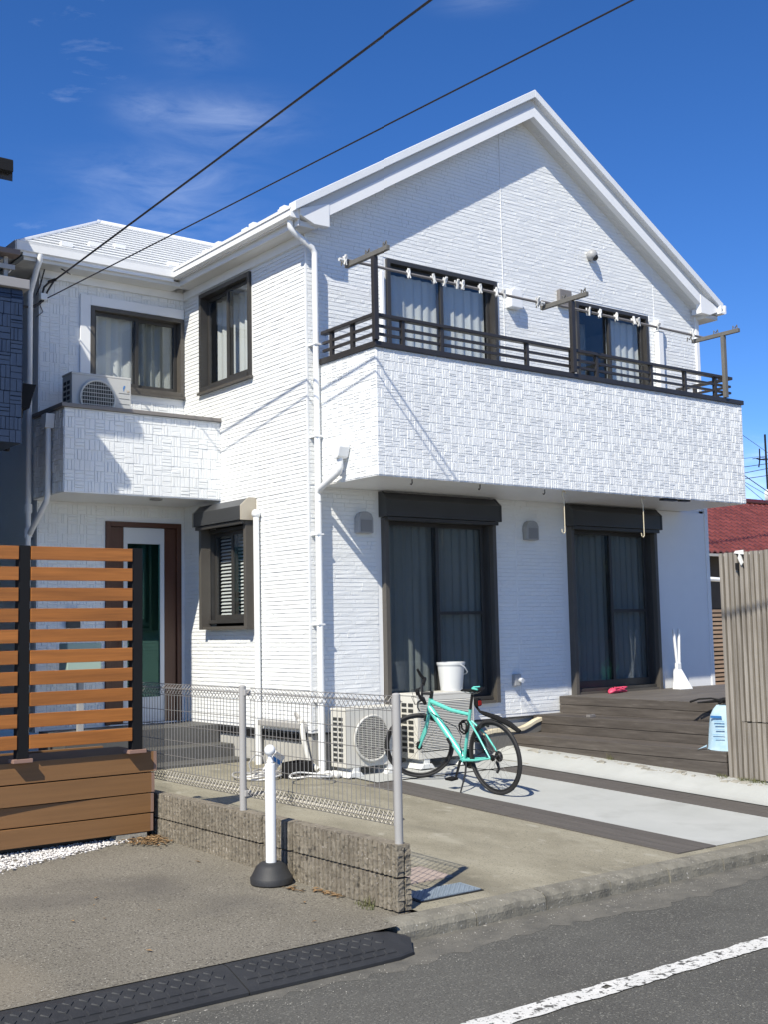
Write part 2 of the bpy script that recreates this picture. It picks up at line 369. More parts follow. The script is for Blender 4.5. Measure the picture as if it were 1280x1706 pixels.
def lap_siding(M, u0, u1, z0, z1, holes, parent, clip=None, rh=.0455, d=.0, seed=1, k=1.0):
    rg = random.Random(seed); mb = MB(); z = z0
    while z < z1-.01:
        u = u0-rg.uniform(0, .3)
        while u < u1:
            ln = rg.choice((.06, .1, .16, .22, .3, .38)); a = max(u, u0); b = min(u+ln, u1); u += ln
            if b-a < .01: continue
            for (p, q) in cut(a, b, z+rh/2, holes):
                if q > u1-.001: q = u1
                h = rg.uniform(.0052, .0075)*k; t = rg.uniform(-.0015, .0015)
                stone(mb, M, p, q, z+.0008, min(z+rh, z1), d-.002, d+h+t, d+h-t*.6, d+.0045+rg.uniform(-.0015, .003), d+.0045+rg.uniform(-.0015, .003), .003)
        z += rh
    return mb.build('cladding', W, parent, kind='stuff', clip=clip)
def weave_siding(M, u0, u1, z0, z1, holes, parent, cell=.118, d=.0, seed=1, vert=.5, dep=(.006, .018)):
    rg = random.Random(seed); mb = MB(); nz_ = int(math.ceil((z1-z0)/cell)); nu = int(math.ceil((u1-u0)/cell))
    for j in range(nz_):
        for i in range(nu):
            a = u0+i*cell; b = min(a+cell, u1); c = z0+j*cell; e = min(c+cell, z1)
            if b-a < .02 or e-c < .02: continue
            if not cut(a, b, (c+e)/2, holes) or any(h[0] < (a+b)/2 < h[1] and h[2] < (c+e)/2 < h[3] for h in holes): continue
            n = rg.choice((2, 3, 3)); cu = sorted([0, 1]+[(k+1)/n+rg.uniform(-.08, .08) for k in range(n-1)])
            v = ((i+j) % 2 == 0) if rg.random() > .36 else rg.random() < vert
            for k in range(n):
                h = rg.uniform(*dep); r = lambda: max(.003, h+rg.uniform(-.0014, .0014))
                if v: p, q, s_, t = a+(b-a)*cu[k], a+(b-a)*cu[k+1], c, e
                else: p, q, s_, t = a, b, c+(e-c)*cu[k], c+(e-c)*cu[k+1]
                g = .0008
                stone(mb, M, p+g, q-g, s_+g, t-g, d-.002, d+r(), d+r(), d+r(), d+r(), .006)
    return mb.build('cladding', W, parent, kind='stuff')
def holed_wall(mb, M, u0, u1, z0, z1, d0, d1, holes):
    us = sorted({u0, u1, *[min(max(h[i], u0), u1) for h in holes for i in (0, 1)]}); zs = sorted({z0, z1, *[min(max(h[i], z0), z1) for h in holes for i in (2, 3)]})
    for a, b in zip(us, us[1:]):
        run = None
        for c, e in zip(zs, zs[1:]):
            mid = ((a+b)/2, (c+e)/2)
            solid = not any(h[0] < mid[0] < h[1] and h[2] < mid[1] < h[3] for h in holes)
            if solid: mb.box(a, b, d0, d1, c, e, M)
    return mb

# ------------------------------------------------------------------ the white house
house = thing('house', 'white two storey house with a gable, front balcony and recessed entrance wing', 'house')
GS = .605
clipg = [((0, 0, 5.94), Vector((-GS, 0, 1)).normalized()), ((6.70, 0, 5.94), Vector((GS, 0, 1)).normalized())]
H1 = (.98, 2.63, .62, 2.80); H2 = (3.93, 5.56, .63, 2.80); H3 = (1.11, 2.82, 3.35, 5.70); H4 = (4.21, 5.63, 3.35, 5.68)
HF = [H1, H2, H3, H4]
holed_wall(MB(), FAC, 0, 6.70, .40, 8.2, -.12, 0, HF).build('wall', WP, house, clip=clipg, label='street gable wall')
lap_siding(FAC, .013, 3.02, .46, 3.03, [(.90, 2.69, .55, 3.1)], house, seed=11)
lap_siding(FAC, 3.03, 5.63, .46, 3.03, [(3.85, 5.62, .55, 3.1)], house, seed=12)
lap_siding(FAC, .013, 2.94, 3.05, 8.1, [(1.06, 2.87, 3.3, 5.75)], house, clip=clipg, seed=13)
lap_siding(FAC, 2.95, 5.78, 3.05, 8.1, [(4.16, 5.68, 3.3, 5.73)], house, clip=clipg, seed=14)
lap_siding(FAC, 5.79, 6.665, 3.05, 8.1, [], house, clip=clipg, seed=15)
H5 = (1.16, 2.33, 4.46, 5.65); H6 = (1.10, 2.22, 1.56, 2.86)
holed_wall(MB(), LEFT, .121, 2.80, .40, 5.95, -.12, 0, [H5, H6]).build('wall', WP, house, label='left side wall')
lap_siding(LEFT, .013, 2.80, .46, 5.86, [(1.11, 2.37, 4.40, 5.69), (1.05, 2.26, 1.52, 3.02)], house, seed=21, k=1.45)
H7 = (-1.24, -.04, 4.48, 5.44); H8 = (-1.06, -.06, .43, 2.85)
holed_wall(MB(), WING, -1.90, -.002, .40, 5.95, -.12, 0, [H7, H8]).build('wall', WP, house, label='recessed entrance wing wall')
weave_siding(WING, -1.89, -.012, .44, 3.05, [(-1.08, -.04, .4, 2.87)], house, seed=31, dep=(.004, .009))
weave_siding(WING, -1.89, -.012, 3.05, 5.85, [(-1.38, 0.1, 4.40, 5.56)], house, seed=32, dep=(.004, .009))
MB().box(6.58, 6.70, 0, 8, .4, 5.95).build('wall', WP, house, label='far right side wall')
MB().box(-1.90, -1.78, 2.925, 6, .4, 5.95).build('wall', W, house, label='left end wall of the wing')
MB().box(0, 6.58, 7.88, 8, .4, 8.0).build('wall', WP, house, clip=clipg, label='back wall')
MB().box(-1.78, 0, 5.88, 6, .4, 5.95).build('wall', WP, house, label='back wall of the wing')
MB().box(-1.78, 6.58, 2.93, 5.87, 2.93, 3.03).build('floor', ROOM, house)
MB().box(.125, 6.57, .125, 2.925, 2.92, 3.02).build('floor', ROOM, house)
MB().box(-1.78, 6.57, 3.0, 3.05, .41, 5.9).build('partition', ROOM, house)
MB().box(.13, 6.57, .13, 2.99, .41, .46).build('floor', ROOM, house)
MB().box(3.2, 3.28, .13, 2.99, .47, 6).build('partition', ROOM, house)
# corner trims and joint beads
MB().box(-.008, .012, -.008, .012, .455, 5.9).build('corner_trim', WP, house)
MB().box(6.666, 6.735, -.03, .05, .455, 6.0).build('corner_trim', WP, house, bev=.004)
MB().box(5.63, 6.664, -.016, -.002, .47, 3.02).build('flat_panel', WP, house)
MB().box(2.942, 2.948, -.012, -.001, 3.1, 7.7).build('joint_bead', WP, house)
# foundation with vent strip
MB().box(.01, 6.69, .02, .10, -.3, .40).build('foundation', FND, house)
MB().box(.02, .10, .105, 2.79, -.3, .40).build('foundation', FND, house)
MB().box(-.004, 6.7, -.004, .105, .401, .425).build('flashing', SHUT, house)
MB().box(-.004, .1, .106, 2.79, .401, .425).build('flashing', SHUT, house)
mb = MB()
for k in range(44): mb.box(-.006, .022, .16+k*.06, .16+k*.06+.042, .33, .395)
mb.box(.002, .03, .11, 2.79, .325, .40); mb.build('vent_strip', VENTB, house, kind='stuff')
# ---- roofs
def roofpoly(sgn):
    f = (lambda x: x) if sgn > 0 else (lambda x: 6.70-x)
    return [(f(-.27), 6.0), (f(3.35), 8.205), (f(3.35), 8.06), (f(-.27), 5.86)]
XZ = lambda p, q, t: (p, t, q)
rfm = MB().prism(roofpoly(1), -.195, 8.2, XZ).build('roof', ROOFW, house, label='left slope of the main roof')
rfr = MB().prism(roofpoly(-1), -.195, 8.2, XZ).build('roof', ROOFW, house, label='right slope of the main roof')
zz = lambda x, d: 8.238-d-(3.35-x)*.605
def rake(y0, y1, lo, hi, x0=-.30):   # band along the gable measured down from the top edge
    return [MB().prism([(f(x0), zz(x0, lo)), (3.35, zz(3.35, lo)), (3.35, zz(3.35, hi)), (f(x0), zz(x0, hi))], y0, y1, XZ) for f in (lambda x: x, lambda x: 6.70-x)]
for q, rf in zip(rake(-.275, -.15, 0, .10), (rfm, rfr)): q.build('verge_cap', ROOFW, rf, bev=.006)
for q, rf in zip(rake(-.202, -.15, .101, .205, -.19), (rfm, rfr)): q.build('verge_strip', SOF, rf)
for q, rf in zip(rake(-.232, -.15, .206, .34, .02), (rfm, rfr)): q.build('bargeboard', WP, rf)
for f, rf in ((lambda x: x, rfm), (lambda x: 6.70-x, rfr)):
    MB().prism([(f(-.215), zz(-.215, .11)), (f(.166), zz(.166, .206)), (f(.166), 5.84), (f(-.03), 5.835), (f(-.215), 5.905)], -.237, -.152, XZ).build('barge_foot', WP, rf, bev=.004)
    MB().prism([(f(.10), zz(.10, .32)), (f(3.35), zz(3.35, .32)), (f(3.35), zz(3.35, .338)), (f(.10), zz(.10, .338))], -.149, -.004, XZ).build('soffit', SOF, rf)
    MB().prism([(f(-.195), 5.857), (f(.10), 5.857), (f(.10), 6.05), (f(-.195), 5.98)], -.151, -.02, XZ).build('eave_block', WP, rf)
# soffit grooves on the right rake
mb = MB()
for k in range(130):
    x = 3.5+k*.024; z = zz(6.70-x, .339); mb.box(x, x+.012, -.14, -.05, z-.006, z)
mb.build('soffit_vents', SOF, rfr, kind='stuff')
MB().box(-.20, -.002, -.19, 2.60, 5.80, 5.855).build('soffit', SOF, rfm)
MB().box(-.215, -.195, -.19, 2.60, 5.80, 5.93).build('fascia', WP, rfm)
gp = [(-.322, 5.885), (-.322, 5.97), (-.326, 5.995), (-.30, 6.0), (-.285, 5.90), (-.22, 5.90), (-.22, 5.985), (-.205, 5.985), (-.205, 5.875), (-.29, 5.868)]
MB().prism(gp, -.21, 2.50, XZ).build('gutter', WPIPE, rfm)
MB().box(-.318, -.21, -.215, -.205, 5.87, 5.99).build('gutter_end', WPIPE, rfm)
MB().box(-.334, -.318, -.21, 2.48, 5.955, 5.975).build('gutter_bead', WPIPE, rfm)
rgp = [(6.70-p, q) for p, q in gp]
MB().prism(rgp, -.30, 8, XZ).build('gutter', WPIPE, rfr)
MB().box(6.70, 6.96, -.19, 8, 5.80, 5.855).build('soffit', SOF, rfr)
for y in (.35, 1.15, 2.1): MB().box(-.05, .06, y, y+.12, 6.135, 6.20).build('snow_guard', ROOFW, rfm)
for y in (.1, .75, 1.55): MB().box(-.20, -.12, y, y+.10, 6.05, 6.115).build('snow_guard', ROOFW, rfm)
# wing roof: stepped courses on the front and left slopes
wr = MB().add([(-2.24, 2.51, 5.93), (3, 2.51, 5.93), (3, 4.20, 7.0), (-.51, 4.20, 7.0), (-2.24, 5.9, 5.93), (3, 5.9, 5.93)], [(0, 1, 2, 3), (0, 3, 4), (3, 2, 5, 4), (0, 4, 5, 1)]).build('roof', ROOFW, house, label='hipped white slate roof of the wing')
nC = 15
for k in range(nC):
    y0 = 2.46+k*(1.74/nC); z0 = 5.955+(y0-2.46)*.625; y1 = y0+1.74/nC; z1 = z0+1.74/nC*.625
    xl0 = -2.28+(y0-2.46); xl1 = xl0+1.74/nC; t = .026
    xr = -.10+(z0-6.05)/.605+.15
    MB().add([(xl0, y0-.012, z0+t-.006), (xr, y0-.012, z0+t-.006), (xr, y1, z1+.004), (xl1, y1, z1+.004), (xl0, y0+.016, z0+.004), (xr, y0+.016, z0+.004), (xr, y1, z1-.02), (xl1, y1, z1-.02)],
             [(0, 1, 2, 3), (7, 6, 5, 4), (0, 4, 5, 1), (1, 5, 6, 2), (2, 6, 7, 3), (3, 7, 4, 0)]).build('roof_course', ROOFW, wr)
    yb0 = 5.94-(y0-2.46); yb1 = 5.94-(y1-2.46)
    MB().add([(xl0, y0, z0+t), (xl1, y1, z1+.004), (xl1, yb1, z1+.004), (xl0, yb0, z0+t), (xl0, y0, z0-.004), (xl1, y1, z1-.02), (xl1, yb1, z1-.02), (xl0, yb0, z0-.004)],
             [(0, 1, 2, 3), (7, 6, 5, 4), (0, 4, 5, 1), (1, 5, 6, 2), (2, 6, 7, 3), (3, 7, 4, 0)]).build('roof_course', ROOFW, wr)
MB().prism([(4.13, 7.02), (4.20, 7.085), (4.27, 7.02)], -.56, 3, lambda p, q, t: (t, p, q)).build('ridge_cap', ROOFW, wr)
MB().tube([(-2.27, 2.47, 5.985), (-.52, 4.2, 7.065)], .022, 6).build('hip_cap', ROOFW, wr)
for (x, y) in ((-1.25, 2.85), (-.85, 3.0), (-.3, 2.62), (-1.7, 2.62)):
    z = 5.98+(y-2.46)*.625; MB().box(x, x+.14, y, y+.10, z, z+.055).build('snow_guard', ROOFW, wr)
MB().box(-2.22, -.31, 2.47, 2.50, 5.83, 5.94).build('fascia', WP, wr)
YZ = lambda p, q, t: (t, p, q)
gy = [(p+2.765, q-.005) for p, q in gp]
MB().prism(gy, -2.30, -.325, YZ).build('gutter', WPIPE, wr)
MB().prism([(p-1.99, q-.005) for p, q in gp], 2.46, 6, XZ).build('gutter', WPIPE, wr)
MB().box(-2.2, -.205, 2.505, 2.795, 5.79, 5.845).build('soffit', SOF, wr)
MB().box(-2.2, -1.905, 2.8, 6, 5.79, 5.845).build('soffit', SOF, wr)
MB().box(-1.905, -.002, 2.755, 2.785, 5.70, 5.79).build('frieze', WP, wr)
MB().box(-.035, -.005, .05, 2.75, 5.70, 5.80).build('frieze', WP, rfm)
# ---- windows
def window(M, u0, u1, z0, z1, name_label, out_=.02, fw_=.05, front=None, side=None, midrail=False, low=.06, flip=False, gl=GLASS, sill=True, fm=BRZ):
    mb = MB(); ds = -.10
    mb.box(u0, u0+fw_, ds, out_, z0, z1, M); mb.box(u1-fw_, u1, ds, out_, z0, z1, M); mb.box(u0+fw_, u1-fw_, ds, out_, z1-fw_, z1, M); mb.box(u0+fw_, u1-fw_, ds, out_+.012, z0, z0+fw_, M)
    w = mb.build('window', fm, house, bev=.003, label=name_label)
    a0, a1 = u0+fw_+.002, u1-fw_-.002; mid = (a0+a1)/2; s = .042
    for i, (p, q, d) in enumerate(((a0, mid+.03, -.03), (mid-.03, a1, -.065))):
        if flip: d = -.03 if i else -.065
        b = MB(); zt = z1-fw_-.002; zb = z0+fw_+.002
        b.box(p, p+s, d-.03, d, zb, zt, M); b.box(q-s, q, d-.03, d, zb, zt, M); b.box(p+s, q-s, d-.03, d, zt-s, zt, M); b.box(p+s, q-s, d-.03, d, zb, zb+low, M)
        b.build('sash', BRZ, w, bev=.002)
        if midrail and i == 1:
            MB().box(p+s, q-s, d-.025, d-.005, z0+1.0, z0+1.035, M).build('mid_rail', BRZ, w)
        MB().box(p+s-.004, q-s+.004, d-.019, d-.012, zb+low-.004, zt-s+.004, M).build('pane', gl, w)
    return w
def curtain(M, u0, u1, z0, z1, d, label, amp=.013, pl=.13, m=CURT, name='curtain', cat='curtain'):
    mb = MB(); n = int((u1-u0)/pl*6); rg = random.Random(int(u0*100)+int(z0*10)); ph = 0; pts = []
    for i in range(n+1):
        ph += 2*math.pi/6*rg.uniform(.75, 1.25); pts.append((u0+(u1-u0)*i/n, d+amp*math.sin(ph)*rg.uniform(.7, 1.2)))
    vs = [M(u, dd+o_, z) for z in (z0, z1) for o_ in (0, -.004) for u, dd in pts]; k = len(pts)
    fs = [(i, i+1, 2*k+i+1, 2*k+i) for i in range(k-1)]+[(k+i+1, k+i, 3*k+i, 3*k+i+1) for i in range(k-1)]
    mb.add(vs, fs); o = mb.build(name, m, smooth=True); tag(o, label, cat, 'curtains behind the windows'); return o
window(FAC, *H3[:2], 3.35, 5.72, 'balcony window behind the laundry pole, left one', .035)
window(FAC, *H4[:2], 3.35, 5.70, 'balcony window on the right', .035, flip=True)
window(FAC, 1.0, 2.60, .65, 2.74, 'left terrace window of the ground floor', .02, .04, midrail=True, low=.09, gl=GLASSD)
window(FAC, 3.96, 5.535, .66, 2.74, 'right terrace window on the deck', .02, .04, midrail=True, low=.09, gl=GLASSD)
window(LEFT, 1.134, 2.35, 4.437, 5.672, 'tall upper window in the left side wall', .035, flip=False)
window(LEFT, 1.15, 2.19, 1.60, 2.72, 'ground floor window with roller shutter in the left side wall', .02, .04, gl=GLASS)
window(WING, -1.265, -.02, 4.458, 5.455, 'upper window of the entrance wing beside the air conditioner', .04, .048, fm=BRZL)
# sills
MB().box(1.10, 2.37, 0, .055, 4.405, 4.435, LEFT).build('window_sill', BRZL, house)
MB().box(-1.275, -.012, 0, .06, 4.425, 4.456, WING).build('window_sill', BRZL, house)
# raised surround of the wing window
mb = MB(); mb.box(-1.40, -1.27, .0, .035, 4.40, 5.58, WING); mb.box(-1.27, -.015, .0, .035, 5.46, 5.58, WING)
mb.build('window_surround', WP, house, bev=.006)
# roller shutter boxes and their side guides
def shutter(M, u0, u1, ztop, zbot, h, dep, champ=None, ends=SHUT):
    prof = [(0, ztop), (dep-.10, ztop), (dep, ztop-.09), (dep, ztop-h), (0, ztop-h)]
    P = lambda p, q, t: M(t, p, q)
    b = MB().prism(prof, u0, u1, P).build('shutter_box', SHUT, house, bev=.004)
    pr2 = [(0, ztop+.004), (dep-.098, ztop+.004), (dep+.005, ztop-.088), (dep+.005, ztop-h-.004), (0, ztop-h-.004)]
    MB().prism(pr2, u0-.024, u0-.001, P).build('end_cap', ends, b); MB().prism(pr2, u1+.001, u1+.024, P).build('end_cap', ends, b)
    MB().box(u0+.01, u1-.01, dep-.08, dep-.02, ztop-h-.045, ztop-h-.006, M).build('bottom_bar', BRZ, b)
    for (a, c) in ((u0+.005, u0+.06), (u1-.06, u1-.005)):
        MB().box(a, c, .0, dep-.07, zbot, ztop-h-.007, M).build('shutter_guide', BRZL, b, bev=.003)
    MB().box(u0+.061, u1-.061, .0, dep-.09, zbot, zbot+.035, M).build('sill', BRZL, b)
    return b
shutter(FAC, .955, 2.635, 3.015, .61, .275, .16)
shutter(FAC, 3.905, 5.56, 3.02, .625, .275, .16)
shutter(LEFT, 1.09, 2.20, 3.01, 1.53, .25, .20, ends=CAPM)
# curtains and blinds (they hang inside)
curtain(FAC, 1.2, 1.98, 3.4, 5.6, -.15, 'white lace curtain behind the left pane of the left balcony window')
curtain(FAC, 1.99, 2.75, 3.4, 5.6, -.15, 'white curtain behind the right pane of the left balcony window')
curtain(FAC, 4.95, 5.6, 3.4, 5.6, -.15, 'white curtain behind the right half of the right balcony window')
curtain(FAC, 4.25, 4.93, 3.4, 5.6, -.5, 'curtain drawn far back behind the left half of the right balcony window', m=CURD)
curtain(FAC, 1.02, 2.60, .7, 2.72, -.16, 'grey vertical pleated blind behind the left terrace window', .016, .12, CURD)
curtain(FAC, 3.98, 5.55, .7, 2.72, -.16, 'grey vertical pleated blind behind the right terrace window above the deck', .016, .12, CURD)
curtain(LEFT, 1.5, 2.3, 4.5, 5.6, -.22, 'pale curtain inside the tall upper window, half nearer the wing')
curtain(LEFT, 1.18, 1.47, 4.5, 5.35, -.24, 'pale curtain inside the tall upper window, half nearer the corner')
curtain(WING, -1.2, -.62, 4.5, 5.4, -.135, 'white curtain behind the wing window above the air conditioner', .02, .16)
curtain(WING, -.60, -.1, 4.5, 5.4, -.17, 'grey curtain in the right half of the wing window', .02, .12, CURD)
bl = thing('louvre_blind', 'white slatted blind inside the shuttered ground floor window', 'blind')
sl0 = None
for k in range(25):
    z = 1.66+k*.042
    if sl0 is None:
        sl0 = MB().add([(0, 0, 0), (0, .93, 0), (.02, .93, .024), (.02, 0, .024), (.002, 0, -.001), (.002, .93, -.001), (.022, .93, .023), (.022, 0, .023)], [(0, 1, 2, 3), (7, 6, 5, 4), (0, 4, 5, 1), (2, 6, 7, 3)]).build('slat', CURT, bl); sl0.location = (.13, 1.2, z)
    else: share(sl0, 'slat', bl, (.13, 1.2, z))
# ---- front door
door = MB().box(-1.06, -1.0, -.06, .03, .43, 2.85, WING).box(-.12, -.06, -.06, .03, .43, 2.85, WING).box(-1.0, -.12, -.06, .03, 2.79, 2.85, WING).build('front_door', BRN, house, bev=.004, label='brown and white front door with a tall green glass panel')
MB().box(-.995, -.825, -.045, -.005, .44, 2.785, WING).build('side_panel', BRN, door)
MB().box(-.275, -.125, -.045, -.002, .44, 2.785, WING).build('side_panel', BRN, door)
holed_wall(MB(), WING, -.82, -.28, .44, 2.785, -.045, -.004, [(-.77, -.335, .735, 2.59)]).build('door_leaf', DOORW, door)
MB().box(-.768, -.337, -.03, -.015, .737, 2.588, WING).build('pane', GLASSG, door)
MB().tube([WING(-.86, .0, 1.2), WING(-.86, .06, 1.2), WING(-.86, .06, 1.75), WING(-.86, .0, 1.75)], .013, 8).build('handle', ALU, door)
for z in (2.36, 1.98): MB().box(-.118, -.10, -.0, .012, z, z+.18, WING).build('hinge', ALU, door)
MB().box(-.99, -.13, -.06, -.055, .45, 2.78, WING).build('backing', ROOM, door)
# intercom, porch light
MB().box(-1.55, -1.39, .014, .06, 1.58, 1.80, WING).build('intercom', SHUT, house, bev=.004)
MB().lathe([(.075, 0), (.075, -.012), (.06, -.014), (.055, -.004)], 20, (-.76, 2.06, 3.055)).build('porch_light', LAMPG, house)
# ---- small balcony over the entrance
bs = MB().box(-1.955, -.002, 1.88, 2.785, 3.06, 3.20).box(-1.955, -.002, 1.88, 2.0, 3.20, 4.0).box(-1.955, -1.84, 2.0, 2.785, 3.20, 4.0).build('balcony', WP, house, label='small balcony over the entrance')
weave_siding(lambda u, d, z: (u, 1.866-d+.012, z), -1.955, -.006, 3.072, 3.99, [], bs, seed=41, dep=(.004, .009))
weave_siding(lambda u, d, z: (-1.957-d, u, z), 1.88, 2.78, 3.072, 3.99, [], bs, seed=42, dep=(.003, .008))
MB().box(-2.0, -.014, 1.835, 1.875+.14, 4.003, 4.045).box(-2.0, -1.83, 2.016, 2.785, 4.003, 4.045).build('parapet_cap', CAPB, bs, bev=.004)
hp = MB().prism([(-.075, .0), (.075, .0), (.06, -.10), (.045, -.16), (-.045, -.16), (-.06, -.10)], 0, .10, lambda p, q, t: (-1.972-t, 2.18+p, 3.96+q)).build('rain_head', WPIPE, bs, bev=.005)
MB().tube([(-2.02, 2.18, 3.82), (-2.02, 2.18, 3.05), (-2.02, 2.22, 2.98), (-2.02, 2.62, 2.72), (-2.02, 2.70, 2.66)], .032, 12).build('downpipe', WPIPE, bs, smooth=True)
# ---- main balcony
bm_ = MB().box(.115, 6.16, -1.085, -.002, 3.03, 3.20).box(.115, 6.16, -1.085, -.97, 3.201, 4.34).box(.115, .23, -.969, -.012, 3.201, 4.34).box(6.05, 6.16, -.969, -.002, 3.201, 4.34).build('balcony', WP, house, label='long front balcony with embossed cladding')
weave_siding(lambda u, d, z: (u, -1.086-d, z), .115, 6.16, 3.04, 4.335, [], bm_, seed=51, cell=.098, dep=(.003, .0065))
weave_siding(lambda u, d, z: (.114-d, u, z), -1.085, -.02, 3.04, 4.335, [], bm_, seed=52, cell=.098, dep=(.003, .0065))
MB().box(.09, 6.185, -1.112, -.94, 4.343, 4.40).box(.09, .25, -.939, -.02, 4.343, 4.40).box(6.03, 6.185, -.939, -.02, 4.343, 4.40).build('parapet_cap', RAIL, bm_, bev=.004)
rl = MB(); 
MB().box(.10, 6.0, -1.09, -1.015, 4.66, 4.70).build('top_rail', RAIL, bm_, bev=.008)
MB().box(.10, .175, -1.013, -.12, 4.66, 4.70).build('top_rail', RAIL, bm_, bev=.008)
MB().box(5.94, 6.0, -1.013, -.20, 4.66, 4.70).build('top_rail', RAIL, bm_, bev=.008)
for z in (4.475, 4.56):
    MB().box(.12, 5.99, -1.065, -1.035, z, z+.028).build('rail', RAIL, bm_)
    MB().box(.125, .155, -1.03, -.12, z, z+.028).build('rail', RAIL, bm_)
    MB().box(5.955, 5.985, -1.03, -.20, z, z+.028).build('rail', RAIL, bm_)
p0 = MB().box(-.018, .018, -.024, .024, 4.40, 4.66).build('rail_post', RAIL, bm_); p0.location = (.50, -1.052, 0)
for x in (1.02, 2.28, 3.0, 3.42, 4.4, 5.05, 5.66): share(p0, 'rail_post', bm_, (x, -1.053, 0))
for y in (-.28, -.66): share(p0, 'rail_post', bm_, (.14, y, 0))
share(p0, 'rail_post', bm_, (5.97, -.5, 0)); share(p0, 'rail_post', bm_, (.14, -1.052, 0))
# laundry pole brackets fixed to the parapet
for (x, zt, ya, yb) in ((.10, 5.27, -1.36, -.62), (2.98, 5.25, -1.36, -.62), (5.81, 5.22, -1.36, -.62)):
    br = MB().box(x-.028, x+.028, -1.135-.0, -1.085, 4.405, zt).build('pole_bracket', RAIL if x < 5 else GREYB, bm_, bev=.003)
    MB().box(x-.022, x+.022, ya, yb, zt+.002, zt+.052).build('arm', GREYB, br, bev=.003)
    for y in (ya+.06, -1.0, yb+.05):
        MB().tube([(x, y-.035, zt+.05), (x, y-.03, zt+.10), (x, y, zt+.065), (x, y+.03, zt+.10), (x, y+.035, zt+.05)], .008, 6).build('hook_rest', GREYB, br)
# balcony rain head and pipe to the corner downpipe
MB().prism([(-.085, .0), (.085, .0), (.085, -.05), (.055, -.14), (.035, -.16), (-.035, -.16), (-.055, -.14), (-.085, -.05)], 0, .13, lambda p, q, t: (.098-t, -.55+p, 3.42+q)).build('rain_head', WPIPE, bm_, bev=.006)
MB().tube([(.03, -.55, 3.27), (.03, -.55, 3.17), (.03, -.53, 3.13), (.045, -.16, 2.99), (.055, -.11, 2.95), (.055, -.11, 2.86)], .034, 12).build('downpipe', WPIPE, bm_, smooth=True)
for x in (.63, 1.57, 2.55): MB().tube([(x, -1.0, 3.03), (x, -1.0, 2.99), (x, -.985, 2.975), (x, -.97, 2.985)], .006, 6).build('ceiling_hook', BLK, bm_)
MB().box(4.55, 4.80, -1.06, -.98, 3.005, 3.028).box(4.9, 5.05, -1.06, -.98, 3.01, 3.028).build('light_fitting', BLK, bm_)
# ---- downpipes on the walls
dp = MB().tube([(-.255, -.10, 5.88), (-.255, -.10, 5.80), (-.22, -.10, 5.755), (.02, -.10, 5.62), (.055, -.10, 5.56), (.055, -.10, 5.5), (.055, -.10, 2.93)], .034, 14).build('downpipe', WPIPE, house, smooth=True, label='white downpipe at the street corner, upper length')
MB().tube([(.057, -.10, 2.93), (.057, -.10, -.03)], .038, 14).build('downpipe', WPIPE, house, smooth=True, label='white downpipe at the street corner, lower length')
for z in (4.55, 3.55, 2.5, 1.55, .75): MB().box(.016, .098, -.14, -.004, z, z+.018).build('pipe_bracket', WPIPE, dp)
MB().tube([(0-.06, .98, 2.80), (-.055, .98, .03)], .034, 14).build('downpipe', WPIPE, house, smooth=True, label='white pipe cover on the left side wall')
MB().sphere((-.06, .98, 2.82), .052).build('pipe_cap', WPIPE, house, smooth=True)
dq = MB().tube([(-2.02, 2.47, 5.87), (-2.02, 2.47, 5.80), (-2.03, 2.52, 5.74), (-2.03, 2.70, 5.53), (-2.03, 2.74, 5.46), (-2.03, 2.74, .0)], .034, 12).build('downpipe', WPIPE, house, smooth=True, label='white downpipe of the entrance wing')
for z in (2.62, 2.9): MB().tube([(-2.03, 2.74, z), (-2.03, 2.74, z+.10)], .045, 12).build('pipe_bracket', WPIPE, dq)
MB().box(5.77, 5.87, -.09, -.012, 3.3, 5.50).box(5.76, 5.88, -.10, -.012, 5.50, 5.66).build('pipe_cover', WPIPE, house, bev=.008)
MB().box(1.00, 1.055, -.05, -.011, 4.4, 5.55).build('pipe_cover', WPIPE, house, bev=.01)
MB().prism([(0, 0), (.20, .16), (.20, .20), (0, .06)], 0, .1, lambda p, q, t: (-.02-t*.3, .06+p, .44+q)).build('conduit', GREYP, house)
MB().box(-.10, -.012, .07, .92, .47, .53).build('conduit', GREYP, house, bev=.01)
MB().tube([(-.06, .14, .56), (-.07, .08, .50), (-.08, .03, .35), (-.06, -.02, .15), (0, -.1, .06)], .028, 10).build('lagged_pipe', ACW, house, smooth=True)
# ---- vents, dome, tap
for (x, z) in ((.69, 2.66), (3.24, 2.66)):
    v = MB().prism([(-.10, -.115), (.10, -.115), (.10, .05), (.075, .10), (.03, .12), (-.03, .12), (-.075, .10), (-.10, .05)], 0, .085, lambda p, q, t: (x+p, -.010-t, z+q)).build('wall_vent', VENTG, house, bev=.012)
    MB().box(x-.075, x+.075, -.10, -.098, z-.10, z+.03).build('vent_face', LAMPG, v)
MB().prism([(-.10, -.12), (.10, -.12), (.10, .07), (.06, .12), (-.06, .12), (-.10, .07)], 0, .10, lambda p, q, t: (3.08+p, -.01-t, 5.54+q)).build('vent_hood', WPIPE, house, bev=.012)
MB().box(3.88, 4.10, -.07, -.01, 5.58, 5.80).build('wall_plate', CAPB, house, bev=.01)
dm = MB().sphere((4.53, -.05, 6.36), .075, 10, (1, 1, 1)).build('round_vent', VENTG, house, smooth=True)
MB().sphere((4.545, -.085, 6.325), .046, 8).build('vent_mouth', BLK, dm, smooth=True)
MB().prism([(-.05, -.07), (.05, -.07), (.05, .07), (-.05, .07)], 0, .06, lambda p, q, t: (2.94+p, -.01-t, .86+q)).build('outdoor_socket', VENTG, house, bev=.01)
MB().tube([(2.965, -.07, .86), (2.965, -.12, .85)], .028, 10).build('socket_cap', WPIPE, house, smooth=True)
